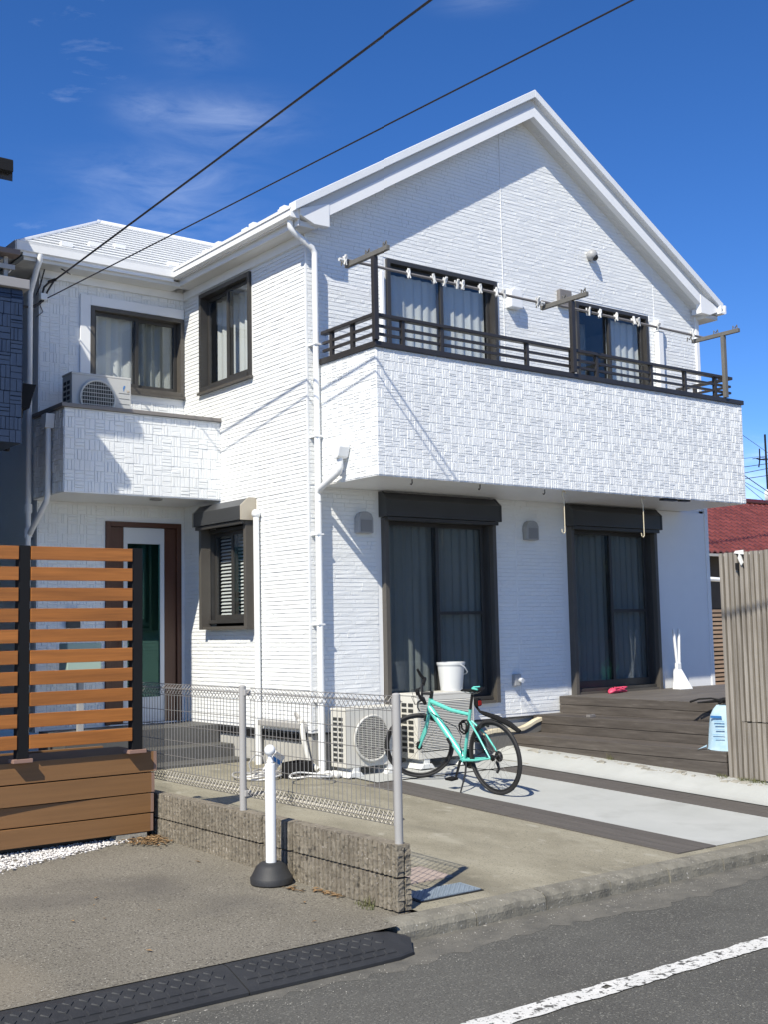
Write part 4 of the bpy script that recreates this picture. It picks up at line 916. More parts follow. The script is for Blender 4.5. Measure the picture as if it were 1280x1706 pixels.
# ------------------------------------------------------------------ air conditioners
def ac_louver(name, loc, w, h, d, label, style, group='outdoor air conditioner units'):
    t = thing('air_conditioner', label, 'air conditioner', loc, group=group)
    mb = MB(); mb.box(0, w, .018, d, .0, h); c = mb.build('case', ACW if style != 'up' else ACG, t, bev=.008)
    MB().box(-.006, w+.006, -.0, d+.006, h+.001, h+.028).build('top_plate', ACW if style != 'up' else ACG, t, bev=.008)
    if style in ('fan', 'up'):
        cx, cz, r = w*(.46 if style == 'fan' else .42), h*.5, h*.40
        f = MB(); n = 40
        ring = lambda q, rr, y: [(cx+q*rr*math.cos(2*math.pi*j/n), y, cz+q*rr*math.sin(2*math.pi*j/n)) for j in range(n)]
        MB().box(.0, w, .0, .017, 0, h).build('front_panel', ACW if style != 'up' else ACG, t, bev=.004)
        MB().lathe([(r*.985, 0), (r*.985, .006)], 40, (0, 0, 0), lambda x, y, z: (cx+x, -.001-z, cz+y)).build('fan_opening', ACD, t)
        hb = MB()
        for k in range(3):
            a = k*2.094
            hb.add([(cx+.03*math.cos(a-.5), -.009, cz+.03*math.sin(a-.5)), (cx+r*.9*math.cos(a-.35), -.009, cz+r*.9*math.sin(a-.35)), (cx+r*.92*math.cos(a+.45), -.012, cz+r*.92*math.sin(a+.45)), (cx+.03*math.cos(a+.6), -.012, cz+.03*math.sin(a+.6))], [(0, 1, 2, 3), (3, 2, 1, 0)])
        hb.build('fan', mat('fan_blade', (.06, .065, .06), .5), t)
        MB().tube([(cx+r*math.cos(2*math.pi*j/n), -.022, cz+r*math.sin(2*math.pi*j/n)) for j in range(n)], .013, 8, close=True).build('fan_ring', ACW, t, smooth=True)
        gmb = MB(); step = .018 if style == 'fan' else .045
        z = -r+step
        while z < r-.01:
            hw = math.sqrt(r*r-z*z)-.008; gmb.box(cx-hw, cx+hw, -.030, -.024, cz+z-.0032, cz+z+.0032); z += step
        vst = .055 if style == 'fan' else .028
        x = -r+vst*.7
        while x < r-.01:
            hh = math.sqrt(r*r-x*x)-.008; gmb.box(cx+x-.002, cx+x+.002, -.032, -.0305, cz-hh, cz+hh); x += vst
        gmb.build('grille', ACW, t, kind='stuff')
        if style == 'up':
            for k in range(5): MB().box(w*.79, w-.02, -.003, .001, h*.2+k*h*.12, h*.2+k*h*.12+.003).build('panel_line', ACD, t)
            lg = MB().add([(w*.86, -.004, h*.80), (w*.875, -.004, h*.86), (w*.90, -.004, h*.855), (w*.88, -.004, h*.79), (w*.87, -.004, h*.72)], [(0, 4, 3, 2, 1)]).build('logo', BLUEL, t)
            MB().box(w*.93, w*.97, -.004, -.001, h*.72, h*.76).build('badge', mat('badge', (.45, .38, .30), .5), t)
        else:
            MB().box(w*.86, w-.02, -.004, .0, h*.7, h*.705).build('panel_line', ACD, t)
    else:
        n = 30; z0 = .085; z1 = h-.05; s0 = None
        MB().box(.02, w-.02, .006, .017, z0-.01, z1).build('louvre_back', ACD, t)
        MB().box(0, .03, -.004, .017, .0, h).build('front_post', ACW, t); MB().box(w-.03, w, -.004, .017, 0, h).build('front_post', ACW, t)
        MB().box(.03, w-.03, -.006, .017, z1, h).build('front_top', ACW, t); MB().box(.03, w-.03, -.006, .017, 0, z0-.012).build('front_bottom', ACW, t)
        for k in range(n):
            z = z0+(z1-z0)*k/n
            if s0 is None: s0 = MB().add([(.03, -.012, 0), (w-.03, -.012, 0), (w-.03, .006, .013), (.03, .006, .013), (.03, -.012, .005), (w-.03, -.012, .005), (w-.03, .006, .017), (.03, .006, .017)], [(3, 2, 1, 0), (4, 5, 6, 7), (0, 1, 5, 4), (2, 3, 7, 6)]).build('louvre', ACW, t); s0.location = (0, 0, z)
            else: share(s0, 'louvre', t, (0, 0, z))
    # slotted left side
    rows = 9 if style != 'up' else 7
    for cix in (0, 1):
        for k in range(rows):
            z = h*.1+k*(h*.82/rows); MB().box(-.004, .003, d*.22+cix*d*.36, d*.22+cix*d*.36+d*.26, z, z+h*.82/rows*.62).build('slot', ACD, t)
    for x in (.08, w-.16): MB().box(x, x+.08, .0, d, -.07, -.002).build('foot', BUCK, t, bev=.005)
    return t
ac_louver('a', (.145, -.42, .085), .70, .575, .28, 'ivory air conditioner with a round fan grille behind the wire fence', 'fan')
ac_louver('a', (1.05, -.48, .105), .80, .665, .32, 'larger ivory air conditioner with full width louvres behind the bicycle', 'louvre')
ac_louver('a', (-1.77, 2.12, 3.92), .72, .52, .28, 'air conditioner with blue logo on the small balcony above the entrance', 'up')
for (x, y) in ((.22, -.30), (.72, -.30), (1.14, -.34), (1.70, -.34)):
    o = MB().prism([(-.10, 0), (.10, 0), (.06, .05), (-.06, .05)], -.19, .17, lambda p, q, t: (p, t, q)).build('ac_foot_block', BUCK, bev=.006); o.location = (x, y, gz(x, y)+.006 if x < 1 else gz(x, y)+.02)
    tag(o, 'white plastic block under the %s air conditioner, %s end' % ('fan grille' if x < 1 else 'louvred', 'left' if x in (.22, 1.14) else 'right'), 'block', 'foot blocks under the air conditioners')
bk = thing('bucket', 'white plastic bucket standing on the louvred air conditioner', 'bucket', (1.665, -.33, .80))
MB().lathe([(.118, 0), (.122, .012), (.150, .275), (.156, .28), (.160, .295), (.160, .315), (.148, .316), (.146, .28), (.115, .012), (.02, .010)], 32).build('body', BUCK, bk, smooth=True)
MB().tube([(.0, -.160, .295), (.05, -.172, .26), (.11, -.15, .21), (.155, -.08, .185), (.175, 0, .175), (.155, .08, .185), (.11, .15, .21), (.05, .172, .26), (0, .160, .295)], .007, 8).build('handle', BUCK, bk, smooth=True)

# ------------------------------------------------------------------ hoses and boxes behind the wire fence
hs = thing('hose_coil', 'loose coil of white and grey hose on the drive behind the wire fence', 'hose', (-.55, .12, .012))
for k, (cx, cy, r, q) in enumerate(((0, 0, .20, 1), (.03, .05, .17, 1), (-.05, .02, .22, 0), (.25, -.55, .20, 1), (.06, -.02, .14, 0))):
    MB().tube([(cx+r*math.cos(a/24*6.28)*1.1, cy+r*math.sin(a/24*6.28), .012*k+.012+.012*math.sin(a*.7+k)) for a in range(24)], .010, 6, close=True).build('loop', ROPE if q else GREYP, hs, smooth=True)
MB().tube([(-.05, .1, .03), (-.07, .12, .14), (0, .12, .22), (.09, .1, .20), (.12, .08, .06)], .009, 6).build('loop', GREYP, hs, smooth=True)
bx = thing('tool_box', 'open black box with white and blue packet behind the bollard', 'box', (-.22, -.06, .0), (0, 0, R(20)))
MB().box(-.14, .14, -.1, -.085, 0, .16).box(-.14, .14, .085, .1, 0, .16).box(-.14, -.125, -.085, .085, 0, .16).box(.125, .14, -.085, .085, 0, .16).build('box', BLKM, bx)
o = MB().box(-.09, .06, -.01, .01, -.12, .12).build('packet', ROPE, bev=.004); o.location = (-.46, .0, .15); o.rotation_euler = (R(24), R(28), R(15)); tag(o, 'white and blue flat packet leaning on the open black box', 'packet')
MB().box(-.09, .06, -.012, -.0105, .02, .06).build('stripe', BLUEL, o)
o = MB().sphere((0, 0, .045), .05, 8, (1.3, 1, .8)).sphere((.09, -.03, .035), .04, 7).sphere((-.07, .04, .04), .04, 7).build('white_bundle', ROPE, smooth=True); o.location = (-.02, -.32, -.012); tag(o, 'crumpled white bundle on the drive beside the fan air conditioner', 'bundle')

# ------------------------------------------------------------------ bicycle
bike = thing('bicycle', 'celeste green city bicycle leaning on its kickstand in the drive', 'bicycle')
AX, WB = .340, 1.05
rw, fwv = Vector((0, 0, AX)), Vector((WB, 0, AX))
BB = Vector((.42, 0, .275)); axs = Vector((-.326, 0, .946)); HB = Vector((.872, 0, .695)); HT = HB+axs*.125
ST = Vector((.285, 0, .735)); SP = Vector((.235, 0, .905))
ST2 = BB+(ST-BB)*.93
MB().tube([BB, ST+(ST-BB)*.04], .0165, 12).tube([HB-axs*.005, HT+axs*.005], .023, 14).tube([HT-axs*.025, HT-axs*.03+(ST2-HT)*.55, ST2], [.022, .020, .017], 12).tube([HB+axs*.035, BB+Vector((.01, 0, .02))], [.033, .030], 14).tube([BB-Vector((0, .035, 0)), BB+Vector((0, .035, 0))], .022, 14).build('frame', CEL, bike, smooth=True)
for s in (-1, 1):
    MB().tube([BB+Vector((-.03, s*.03, 0)), Vector((.2, s*.05, .30)), Vector((0, s*.062, AX))], [.013, .011, .009], 10).build('chain_stay', CEL, bike, smooth=True)
    MB().tube([ST2+Vector((-.005, s*.012, -.06)), Vector((.15, s*.048, .53)), Vector((0, s*.062, AX))], [.010, .009, .008], 10).build('seat_stay', CEL, bike, smooth=True)
MB().tube([ST, SP], .0135, 10).build('seat_post', BLK, bike, smooth=True)
sd = MB(); vs = []; n = 10
for (x, w, z, h) in ((-.135, .012, .035, .02), (-.12, .062, .045, .03), (-.07, .072, .042, .04), (-.01, .045, .03, .035), (.07, .022, .022, .025), (.14, .016, .018, .02), (.155, .006, .014, .01)):
    for j in range(n): t = 2*math.pi*j/n; vs.append((SP.x+x, w*math.cos(t), SP.z+z+h*.5*math.sin(t)))
sd.add(vs, [(i*n+j, i*n+(j+1) % n, (i+1)*n+(j+1) % n, (i+1)*n+j) for i in range(6) for j in range(n)]+[tuple(range(n))[::-1], tuple(range(60, 70))])
so_ = sd.build('saddle', BLKM, bike, smooth=True)
MB().tube([(SP.x-.14, .06, SP.z+.052), (SP.x-.08, .066, SP.z+.060), (SP.x-.05, .03, SP.z+.062), (SP.x-.10, -.01, SP.z+.066)], [.008, .011, .010, .006], 8).build('saddle_stripe', CEL, so_, smooth=True)
for s in (-1, 1): MB().tube([SP+Vector((-.09, s*.022, .02)), SP+Vector((-.04, s*.022, 0)), SP+Vector((.05, s*.022, 0)), SP+Vector((.10, s*.018, .016))], .0035, 6).build('saddle_rail', ALU, so_)
MB().box(SP.x-.085, SP.x-.035, -.025, .025, SP.z-.115, SP.z-.045).build('bag_lamp', BLKM, bike, bev=.01)
MB().box(SP.x-.098, SP.x-.086, -.018, .018, SP.z-.105, SP.z-.06).build('tail_lamp', REDL, bike, bev=.004)
MB().tube([(SP.x-.02, 0, SP.z-.10), (SP.x-.08, 0, SP.z-.16), (SP.x-.14, 0, SP.z-.175), (SP.x-.3, 0, SP.z-.20), (SP.x-.46, 0, SP.z-.245), (SP.x-.58, 0, SP.z-.30)], [.010, .011, .02, .026, .026, .018], 8).build('mudguard', BLKM, bike, smooth=True)
def wheel(parent, name, c, M, rear):
    T = lambda x, y, z: M(c.x+x, c.y+y, c.z+z)
    n = 56; rt = .322
    w = MB().tube([T(rt*math.cos(2*math.pi*j/n), 0, rt*math.sin(2*math.pi*j/n)) for j in range(n)], .0165, 10, close=True).build(name, TYRE, parent, smooth=True, label=('rear wheel' if rear else 'front wheel turned towards the wall'))
    MB().tube([T(.300*math.cos(2*math.pi*j/n), 0, .300*math.sin(2*math.pi*j/n)) for j in range(n)], .0105, 8, close=True).build('rim', BLK, w, smooth=True)
    MB().tube([T(0, -.05, 0), T(0, .05, 0)], .017, 12).tube([T(0, -.034, 0), T(0, -.026, 0)], .030, 12).tube([T(0, .026, 0), T(0, .034, 0)], .030, 12).build('hub', BLK, w, smooth=True)
    mb = MB()
    for k in range(28):
        a = 2*math.pi*k/28; s = .03 if k % 2 else -.03; b_ = a+(.9 if (k//2) % 2 else -.9)
        mb.tube([T(.026*math.cos(b_), s, .026*math.sin(b_)), T(.298*math.cos(a), 0, .298*math.sin(a))], .0011, 4, cap=False)
    mb.build('spokes', mat('spoke_steel', (.10, .10, .105), .5, metal=.3), w, kind='stuff')
    return w
ID = lambda x, y, z: Vector((x, y, z))
wheel(bike, 'wheel', rw, ID, True)
STEER = R(50)
Rs = Matrix.Rotation(STEER, 4, axs)
SM = lambda x, y, z: HB+(Rs @ (Vector((x, y, z))-HB))
fa = HB-axs*.375+Vector((.946, 0, .326))*.044
wheel(bike, 'wheel', fa, SM, False)
fk = MB().tube([SM(*(HB-axs*.0)), SM(*(HB-axs*.03))], .024, 12)
for s in (-1, 1):
    p0 = HB-axs*.03+Vector((0, s*.045, 0)); p1 = HB-axs*.2+Vector((.006, s*.052, 0)); p2 = fa+Vector((0, s*.052, 0))
    fk.tube([SM(*(HB-axs*.028)), SM(*p0), SM(*(HB-axs*.07+Vector((0, s*.05, 0))))], .017, 10).tube([SM(*p0), SM(*p1), SM(*p2)], [.018, .016, .010], 10)
fk.build('fork', CEL, bike, smooth=True)
st0 = HT+axs*.055
MB().tube([SM(*(HT+axs*.005)), SM(*(HT+axs*.075))], .018, 10).tube([SM(*st0), SM(*(st0+Vector((.09, 0, .02))))], .016, 10).build('stem', BLK, bike, smooth=True)
hb = st0+Vector((.09, 0, .02))
bar = MB().tube([SM(*(hb+Vector((-.03, -.27, .02)))), SM(*(hb+Vector((0, -.12, .01)))), SM(*hb), SM(*(hb+Vector((0, .12, .01)))), SM(*(hb+Vector((-.03, .27, .02))))], .0125, 10).build('handlebar', BLK, bike, smooth=True)
for s in (-1, 1):
    MB().tube([SM(*(hb+Vector((-.014, s*.17, .015)))), SM(*(hb+Vector((-.032, s*.30, .021))))], .0175, 10).build('grip', BLKM, bar, smooth=True)
    MB().tube([SM(*(hb+Vector((-.03, s*.275, .02)))), SM(*(hb+Vector((.0, s*.28, .07)))), SM(*(hb+Vector((.02, s*.275, .14))))], [.015, .015, .012], 8).build('bar_end', BLKM, bar, smooth=True)
    MB().tube([SM(*(hb+Vector((0, s*.15, 0)))), SM(*(hb+Vector((.045, s*.16, -.02)))), SM(*(hb+Vector((.05, s*.22, -.045)))), SM(*(hb+Vector((.035, s*.27, -.06))))], [.012, .009, .007, .007], 8).build('brake_lever', BLK, bar, smooth=True)
    MB().tube([SM(*(hb+Vector((.01, s*.13, 0)))), SM(*(hb+Vector((.10, s*.08, .02)))), SM(*(hb+Vector((.09, s*.01, -.1)))), HB+axs*.08+Vector((.02, s*.02, 0))], .0028, 6).build('cable', CABLE, bar)
MB().box(-.02, .02, -.02, .02, -.03, .03, lambda x, y, z: SM(hb.x+x+.04, hb.y+y, hb.z+z+.02)).build('front_lamp', BLKM, bike, bev=.008)
MB().tube([SM(*(HB-axs*.075+Vector((.03, -.05, 0)))), SM(*(HB-axs*.055+Vector((.035, 0, .01)))), SM(*(HB-axs*.075+Vector((.03, .05, 0))))], .012, 8).build('front_brake', BLK, bike, smooth=True)
MB().tube([(.11, -.055, .60), (.13, 0, .64), (.11, .055, .60)], .011, 8).build('rear_brake', BLK, bike, smooth=True)
cr = MB().lathe([(.088, -.004), (.092, 0), (.088, .004), (.07, .004), (.068, -.004)], 32, (0, 0, 0), lambda x, y, z: (BB.x+x, -.048+z, BB.z+y)).build('chainring', BLK, bike)
for (s, a) in ((1, -72), (-1, 108)):
    e = BB+Vector((.17*math.cos(R(a)), s*.075, .17*math.sin(R(a))))
    c = MB().tube([BB+Vector((0, s*.05, 0)), e], [.014, .011], 8).build('crank', BLK, bike, smooth=True)
    MB().box(e.x-.048, e.x+.048, e.y+s*.01-(.085 if s < 0 else 0), e.y+s*.01+(.085 if s > 0 else 0), e.z-.011, e.z+.011).build('pedal', BLKM, c, bev=.004)
MB().lathe([(.05, -.016), (.05, -.01), (.042, -.006), (.034, .0), (.028, .008)], 24, (0, 0, 0), lambda x, y, z: (x, -.036+z, AX+y)).build('cassette', BLK, bike)
MB().tube([(0.0, -.045, AX+.042), (BB.x, -.048, BB.z+.09)], .004, 6).tube([(.03, -.045, AX-.13), (BB.x, -.048, BB.z-.09)], .004, 6).build('chain', BLK, bike)
MB().tube([(.01, -.055, AX-.02), (.035, -.055, AX-.06), (.01, -.05, AX-.12), (.04, -.05, AX-.15)], [.014, .016, .011, .014], 8).build('derailleur', BLK, bike, smooth=True)
MB().tube([BB+Vector((-.06, .03, -.01)), BB+Vector((-.10, .09, -.11)), Vector((.27, .215, .018))], [.011, .009, .008], 8).build('kickstand', BLK, bike, smooth=True)
for q in (0, 1):
    lk = MB().tube([(.33+.05*math.cos(a/14*6.28)+.03*q, .035+.01*math.sin(a), .60+.055*math.sin(a/14*6.28)-.02*q) for a in range(14)], .009, 8, close=True).build('cable_lock', BLKM, bike, smooth=True)
MB().tube([HT-axs*.1+Vector((-.05, .03, -.03)), (.62, .03, .62), (.46, .03, .58), (.40, .03, .50), (.43, .03, .42), (.42, .03, .32)], .004, 6).build('cable', CABLE, bike)
MB().tube([(.60, .028, .46), (.55, .03, .40)], .017, 8).build('pump_mount', BLKM, bike, smooth=True)
yaw = math.atan2(1.03, -.02)
mB = Matrix.Translation((.725, -2.065, -.076)) @ Matrix.Rotation(yaw, 4, 'Z') @ Matrix.Rotation(R(-2.1), 4, 'Y') @ Matrix.Rotation(R(-6.0), 4, 'X') @ Matrix.Scale(1.04, 4)
bike.matrix_world = mB

# ------------------------------------------------------------------ laundry poles, pegs, hooks
for (xa, xb, lab) in ((-.02, 3.06, 'thin steel laundry pole over the left half of the balcony'), (2.90, 6.05, 'thin steel laundry pole over the right half of the balcony')):
    t = thing('laundry_pole', lab, 'laundry pole')
    y = -.69 if xa < 1 else -.705
    MB().tube([(xa, y, 5.335 if xa < 1 else 5.33), (xb, y, 5.315 if xa < 1 else 5.30)], .0155, 10).build('pole', ALU if False else CAPB, t, smooth=True)
    for x in (xa-.02, xb-.04): MB().tube([(x, y, 5.325 if xa < 1 else 5.31), (x+.06, y, 5.325 if xa < 1 else 5.31)], .019, 10).build('end_cap', BUCK, t, smooth=True)
pegs = [(.03, 1), (.89, 0), (1.24, 0), (1.40, 2), (1.58, 0), (1.66, 0), (1.93, 0), (2.18, 1), (2.30, 0), (2.84, 0), (3.70, 0), (3.90, 2), (4.20, 0), (4.53, 1), (4.62, 0), (5.0, 2), (5.7, 0)]
peg0 = None
for k, (x, m_) in enumerate(pegs):
    ORD = ['first', 'second', 'third', 'fourth', 'fifth', 'sixth', 'seventh', 'eighth', 'ninth', 'tenth']
    where = 'white peg, %s from the %s on the laundry pole' % ((ORD[k], 'left corner bracket') if x < 3 else (ORD[k-10], 'middle bracket'))+(' at the left' if x < 3 else ' at the right')
    if peg0 is None:
        peg0 = thing('clothes_peg', where, 'clothes peg', (x, -.69, 5.325), group='clothes pegs on the laundry poles')
        for q in (-1, 1): MB().tube([(q*.004, -.03, .055), (q*.012, -.018, .02), (q*.004, -.016, -.01), (q*.016, -.014, -.05)], [.011, .012, .012, .008], 6).build('jaw', ROPE, peg0, smooth=True)
        MB().tube([(0, .018, .05), (0, .02, 0), (.006, .017, -.045)], [.009, .012, .008], 6).build('jaw', ROPE, peg0, smooth=True)
    else: dup(peg0, (x, -.69 if x < 3 else -.705, 5.323), (rnd(-.35, .35), rnd(-.3, .3), rnd(-.5, .5)), where)
def shook(loc, h, lab):
    o = MB().tube([(.03, 0, .0), (.03, 0, .012), (.01, 0, .03), (-.02, 0, .02), (-.025, 0, -.01), (0, 0, -.06), (0, 0, -h+.06), (.0, 0, -h+.02), (-.02, 0, -h), (-.045, 0, -h+.015), (-.05, 0, -h+.05)], .0058, 8).build('hook', CREAM, smooth=True)
    o.location = loc; tag(o, lab, 'hook', 'long hooks under the balcony')
shook((2.855, -1.0, 3.0), .46, 'long cream S hook hanging left of the right terrace window')
shook((4.22, -1.0, 3.0), .46, 'long cream S hook hanging in front of the right shutter box')

# ------------------------------------------------------------------ overhead cables
P0 = Vector((-1.74, 2.70, 5.68)); Q0 = Vector((-1.34, -3.82, 6.32)); P1 = Vector((-1.81, 2.75, 5.46)); Q1 = Vector((-.73, -5.28, 5.85))
def sag(a, b, t, n=24, s=.10):
    e = a+(b-a)*t; return [a+(e-a)*i/n+Vector((0, 0, -s*4*(i/n)*(1-i/n)*0)) for i in range(n+1)]
o = MB().tube(sag(P0, Q0, 3.2), .011, 6).build('power_cable', CABLE, smooth=True); tag(o, 'thick dark power cable running from the wing corner over the street', 'cable')
MB().tube([P0, P0+Vector((-.05, .02, -.02)), P0+Vector((-.12, .05, -.10)), P0+Vector((-.16, .06, -.30)), P0+Vector((-.24, .06, -.36)), P0+Vector((-.40, 0, -.38))], .013, 6).build('tail', CABLE, o)
MB().tube([P0+Vector((.10, -.2, .03)), P0+Vector((-.02, -.02, .17)), P0+Vector((-.12, .03, .12)), P0+Vector((-.17, .05, -.10)), P0+Vector((-.22, .05, -.22))], .008, 6).build('tail', CABLE, o)
MB().tube([P0+Vector((-.02, .0, -.02)), P0+Vector((-.08, .03, -.14)), P0+Vector((-.13, .05, -.27)), P0+Vector((-.25, .06, -.35))], .011, 6).build('tail', CABLE, o)
MB().tube([P0+Vector((0, 0, 0)), P0+Vector((-.05, .085, -.02))], .02, 8).build('clamp', BLK, o)
o = MB().tube(sag(P1, Q1, 2.6), .007, 6).build('phone_cable', CABLE, smooth=True); tag(o, 'thin grey phone cable running from the wing corner over the street', 'cable')
MB().tube([P1, P1+Vector((-.06, .03, .0)), P1+Vector((-.10, .03, -.06)), P1+Vector((-.05, .03, -.17)), P1+Vector((-.12, .04, -.24))], .005, 6).build('tail', CABLE, o)
MB().box(-.04, .04, -.03, .03, -.04, .04, lambda x, y, z: (P1.x-.06+x, 2.745+y, P1.z+z)).build('terminal', WPIPE, o, bev=.01)

# ------------------------------------------------------------------ navy neighbour house
nh = thing('neighbour_house', 'dark navy house with brick textured cladding at the left edge', 'house')
X1 = -2.74
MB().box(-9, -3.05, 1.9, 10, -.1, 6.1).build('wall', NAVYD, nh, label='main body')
up = MB().box(-7, X1, 1.06, 4.5, 3.42, 4.99).build('balcony', NAVY, nh)
weave_siding(lambda u, d, z: (u, 1.058-d, z), -5.2, X1, 3.42, 4.985, [], up, seed=61, cell=.13, dep=(.005, .012)).data.materials[0] = NAVY
weave_siding(lambda u, d, z: (X1+.001+d, u, z), 1.06, 3.5, 3.42, 4.985, [], up, seed=62, cell=.13, dep=(.005, .012)).data.materials[0] = NAVY
MB().box(-7, X1+.055, 1.0, 4.55, 4.992, 5.09).build('coping', mat('coping_metal', (.30, .29, .285), .45), up, bev=.006)
for z in (5.20, 5.33): MB().box(-7, -2.66, 1.5, 1.53, z, z+.05).build('rail', GREYP, up)
for x in (-2.745, -3.3, -4.05): MB().box(x-.02, x+.02, 1.532, 1.57, 5.092, 5.48).build('rail_post', GREYP, up)
MB().tube([(-2.72, 1.55, 5.11), (-2.655, 1.55, 5.24)], .02, 6).tube([(-2.72, 1.55, 5.30), (-2.655, 1.55, 5.38)], .016, 6).build('rail_brace', GREYP, up)
MB().box(-7, -2.63, 1.42, 1.60, 5.47, 5.53).build('hand_rail', mat('hand_rail_brown', (.17, .13, .11), .5), up, bev=.008)
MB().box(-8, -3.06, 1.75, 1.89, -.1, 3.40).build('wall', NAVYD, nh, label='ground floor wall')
for k in range(20): MB().box(-4.4, -3.2, 1.70, 1.748, .2+k*.15, .2+k*.15+.11).build('shutter_slat', mat('navy_slat', (.02, .026, .06), .5), nh) if k < 20 else None
MB().tube([(-2.98, 1.70, -.1), (-2.98, 1.70, 3.25), (-2.93, 1.66, 3.38)], .03, 10).build('downpipe', BLKM, nh, smooth=True)
MB().prism([(-.10, .14), (.12, .14), (.08, 0), (.05, -.12), (-.08, -.12)], 0, .16, lambda p, q, t: (X1+.20+p, 1.50+t, 3.99+q)).build('rain_head', BLKM, nh)
MB().tube([(X1+.18, 1.58, 3.88), (X1+.16, 1.58, 3.70), (X1+.07, 1.60, 3.62), (X1+.05, 1.62, 3.42)], .034, 10).build('downpipe', BLKM, nh, smooth=True)
nr = MB().add([(-9, .85, 6.02), (-2.93, .85, 6.02), (-2.93, 5.9, 9.45), (-9, 5.9, 9.45), (-9, .85, 6.12), (-2.93, .85, 6.12), (-2.93, 5.9, 9.60), (-9, 5.9, 9.60)], [(0, 3, 2, 1), (4, 5, 6, 7), (0, 1, 5, 4), (1, 2, 6, 5), (2, 3, 7, 6), (3, 0, 4, 7)]).build('roof', mat('neighbour_slate', (.05, .05, .055), .6), nh)
MB().prism([(5.9, 9.45), (5.9, 9.60), (10.9, 6.10), (10.9, 5.98)], -9, -2.90, lambda p, q, t: (t, p, q)).build('roof', MATS['neighbour_slate'], nh)
MB().prism([(.76, 6.09), (.765, 6.20), (.78, 6.215), (.86, 6.215), (.86, 6.10), (.81, 6.075)], -9, -2.955, lambda p, q, t: (t, p, q)).build('gutter', BLKM, nr)
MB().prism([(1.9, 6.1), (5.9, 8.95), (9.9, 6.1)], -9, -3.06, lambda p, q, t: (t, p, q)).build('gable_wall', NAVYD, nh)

# things glimpsed between the slats of the screen
pg = thing('parcel_box', 'pale green parcel box behind the slats of the privacy screen', 'box', (-1.62, 2.2, .43))
MB().box(-.20, .20, -.12, .12, .62, .98).build('body', PALEG, pg, bev=.01); MB().box(-.03, .03, -.03, .03, 0, .618).build('stand', GREYP, pg); MB().box(-.15, .15, -.128, -.121, .88, .90).build('slot', BLK, pg)
pa = thing('pallet', 'grey plastic pallet lying behind the planter box', 'pallet', (-3.05, -.25, -.02))
for z in (0, .17): MB().box(-.5, .5, -.4, .4, z+.10, z+.13).build('deck_board', VENTB, pa)
for x in (-.45, -.15, .15, .45): MB().box(x-.04, x+.04, -.4, .4, .0, .099).build('runner', GREYB, pa); MB().box(x-.04, x+.04, -.4, .4, .131, .269).build('runner', GREYB, pa)

# ------------------------------------------------------------------ lattice, red roofed house, antenna
lt = thing('tan_lattice', 'tan horizontal slat fence beyond the corner of the white house', 'fence', (12.2, 5.0, 0))
s0 = None
for k in range(19):
    if s0 is None: s0 = MB().box(0, 3.4, -.015, .015, 0, .056).build('slat', BAMB, lt); s0.location = (0, 0, .12)
    else: share(s0, 'slat', lt, (0, 0, .12+k*.088))
for x in (.05, .75, 1.75, 2.75): MB().box(x, x+.06, .018, .07, -.2, 1.80).build('post', BLKM, lt)
MB().box(0, 3.4, .45, .47, -.1, 1.80).build('backing', BLKM, lt)

rh = thing('red_roof_house', 'old house with a dark red tiled roof beyond the slat fence', 'house')
MB().box(15, 40, 10.5, 16, -.3, 3.45).build('wall', mat('dark_old_wall', (.05, .045, .04), .8, var=.2), rh)
sl_ = (5.30-3.47)/3.0
rr_ = MB().add([(14, 9.9, 3.36), (40, 9.9, 3.36), (40, 13.1, 3.36+3.2*sl_), (14, 13.1, 3.36+3.2*sl_), (14, 16.3, 3.36), (40, 16.3, 3.36)], [(0, 1, 2, 3), (3, 2, 5, 4), (0, 4, 5, 1), (0, 3, 4), (1, 5, 2)]).build('roof', REDR, rh)
tm = None
for k in range(15):
    for i in range(18):
        x = 18.6+k*.29+i*.268; y = 9.88+k*.212; z = 3.42+(k*.212)*sl_
        if tm is None:
            mb = MB(); ns = 6; vs = []
            for (yy, zz_) in ((0, 0.02), (.235, .235*sl_)):
                for s in range(ns+1):
                    u = s/ns*.268; vs.append((u, yy, zz_+.03*math.sin(s/ns*6.283)+(.012 if yy == 0 else 0)))
            for (yy, zz_) in ((0, -.012), (.235, .235*sl_-.03)):
                for s in range(ns+1): vs.append((s/ns*.268, yy, zz_+.03*math.sin(s/ns*6.283)))
            q = ns+1
            mb.add(vs, [(s, s+1, q+s+1, q+s) for s in range(ns)]+[(2*q+s, 2*q+s+1, s+1, s) for s in range(ns)])
            tm = mb.build('roof_tile', REDT, rr_, smooth=True); tm.location = (x, y, z)
        else: share(tm, 'roof_tile', rr_, (x, y, z), (rnd(-.01, .01), rnd(-.02, .02), rnd(-.015, .015)))
for i in range(34):
    o = MB().tube([(-.16, 0, 0), (.16, 0, .0)], [.10, .105], 10).build('ridge_tile', REDR, rr_, smooth=True) if i == 0 else share(o, 'ridge_tile', rr_)
    o.location = (20+i*.32, 13.08, 3.47+3.2*sl_)
MB().box(14, 40, 9.80, 9.90, 3.30, 3.37).build('eave_gutter', GREYP, rh)
MB().tube([(15, 6.6, 2.5), (18.5, 6.0, 2.32)], .05, 8).build('strut', WP, rh)
an = thing('tv_antenna', 'television antenna mast with white dish above the red roof', 'antenna', (28.0, 13.6, 5.3))
MB().tube([(0, 0, 0), (0, 0, 2.6)], .035, 8).build('mast', BLKM, an)
MB().tube([(-.55, 0, 1.72), (-.35, 0, 1.70), (.5, .2, 1.78)], .02, 6).build('boom', BLKM, an)
for x in (-.42, -.1, .2): MB().tube([(x, -.25, 1.75), (x, .25, 1.75)], .012, 6).build('element', BLKM, an)
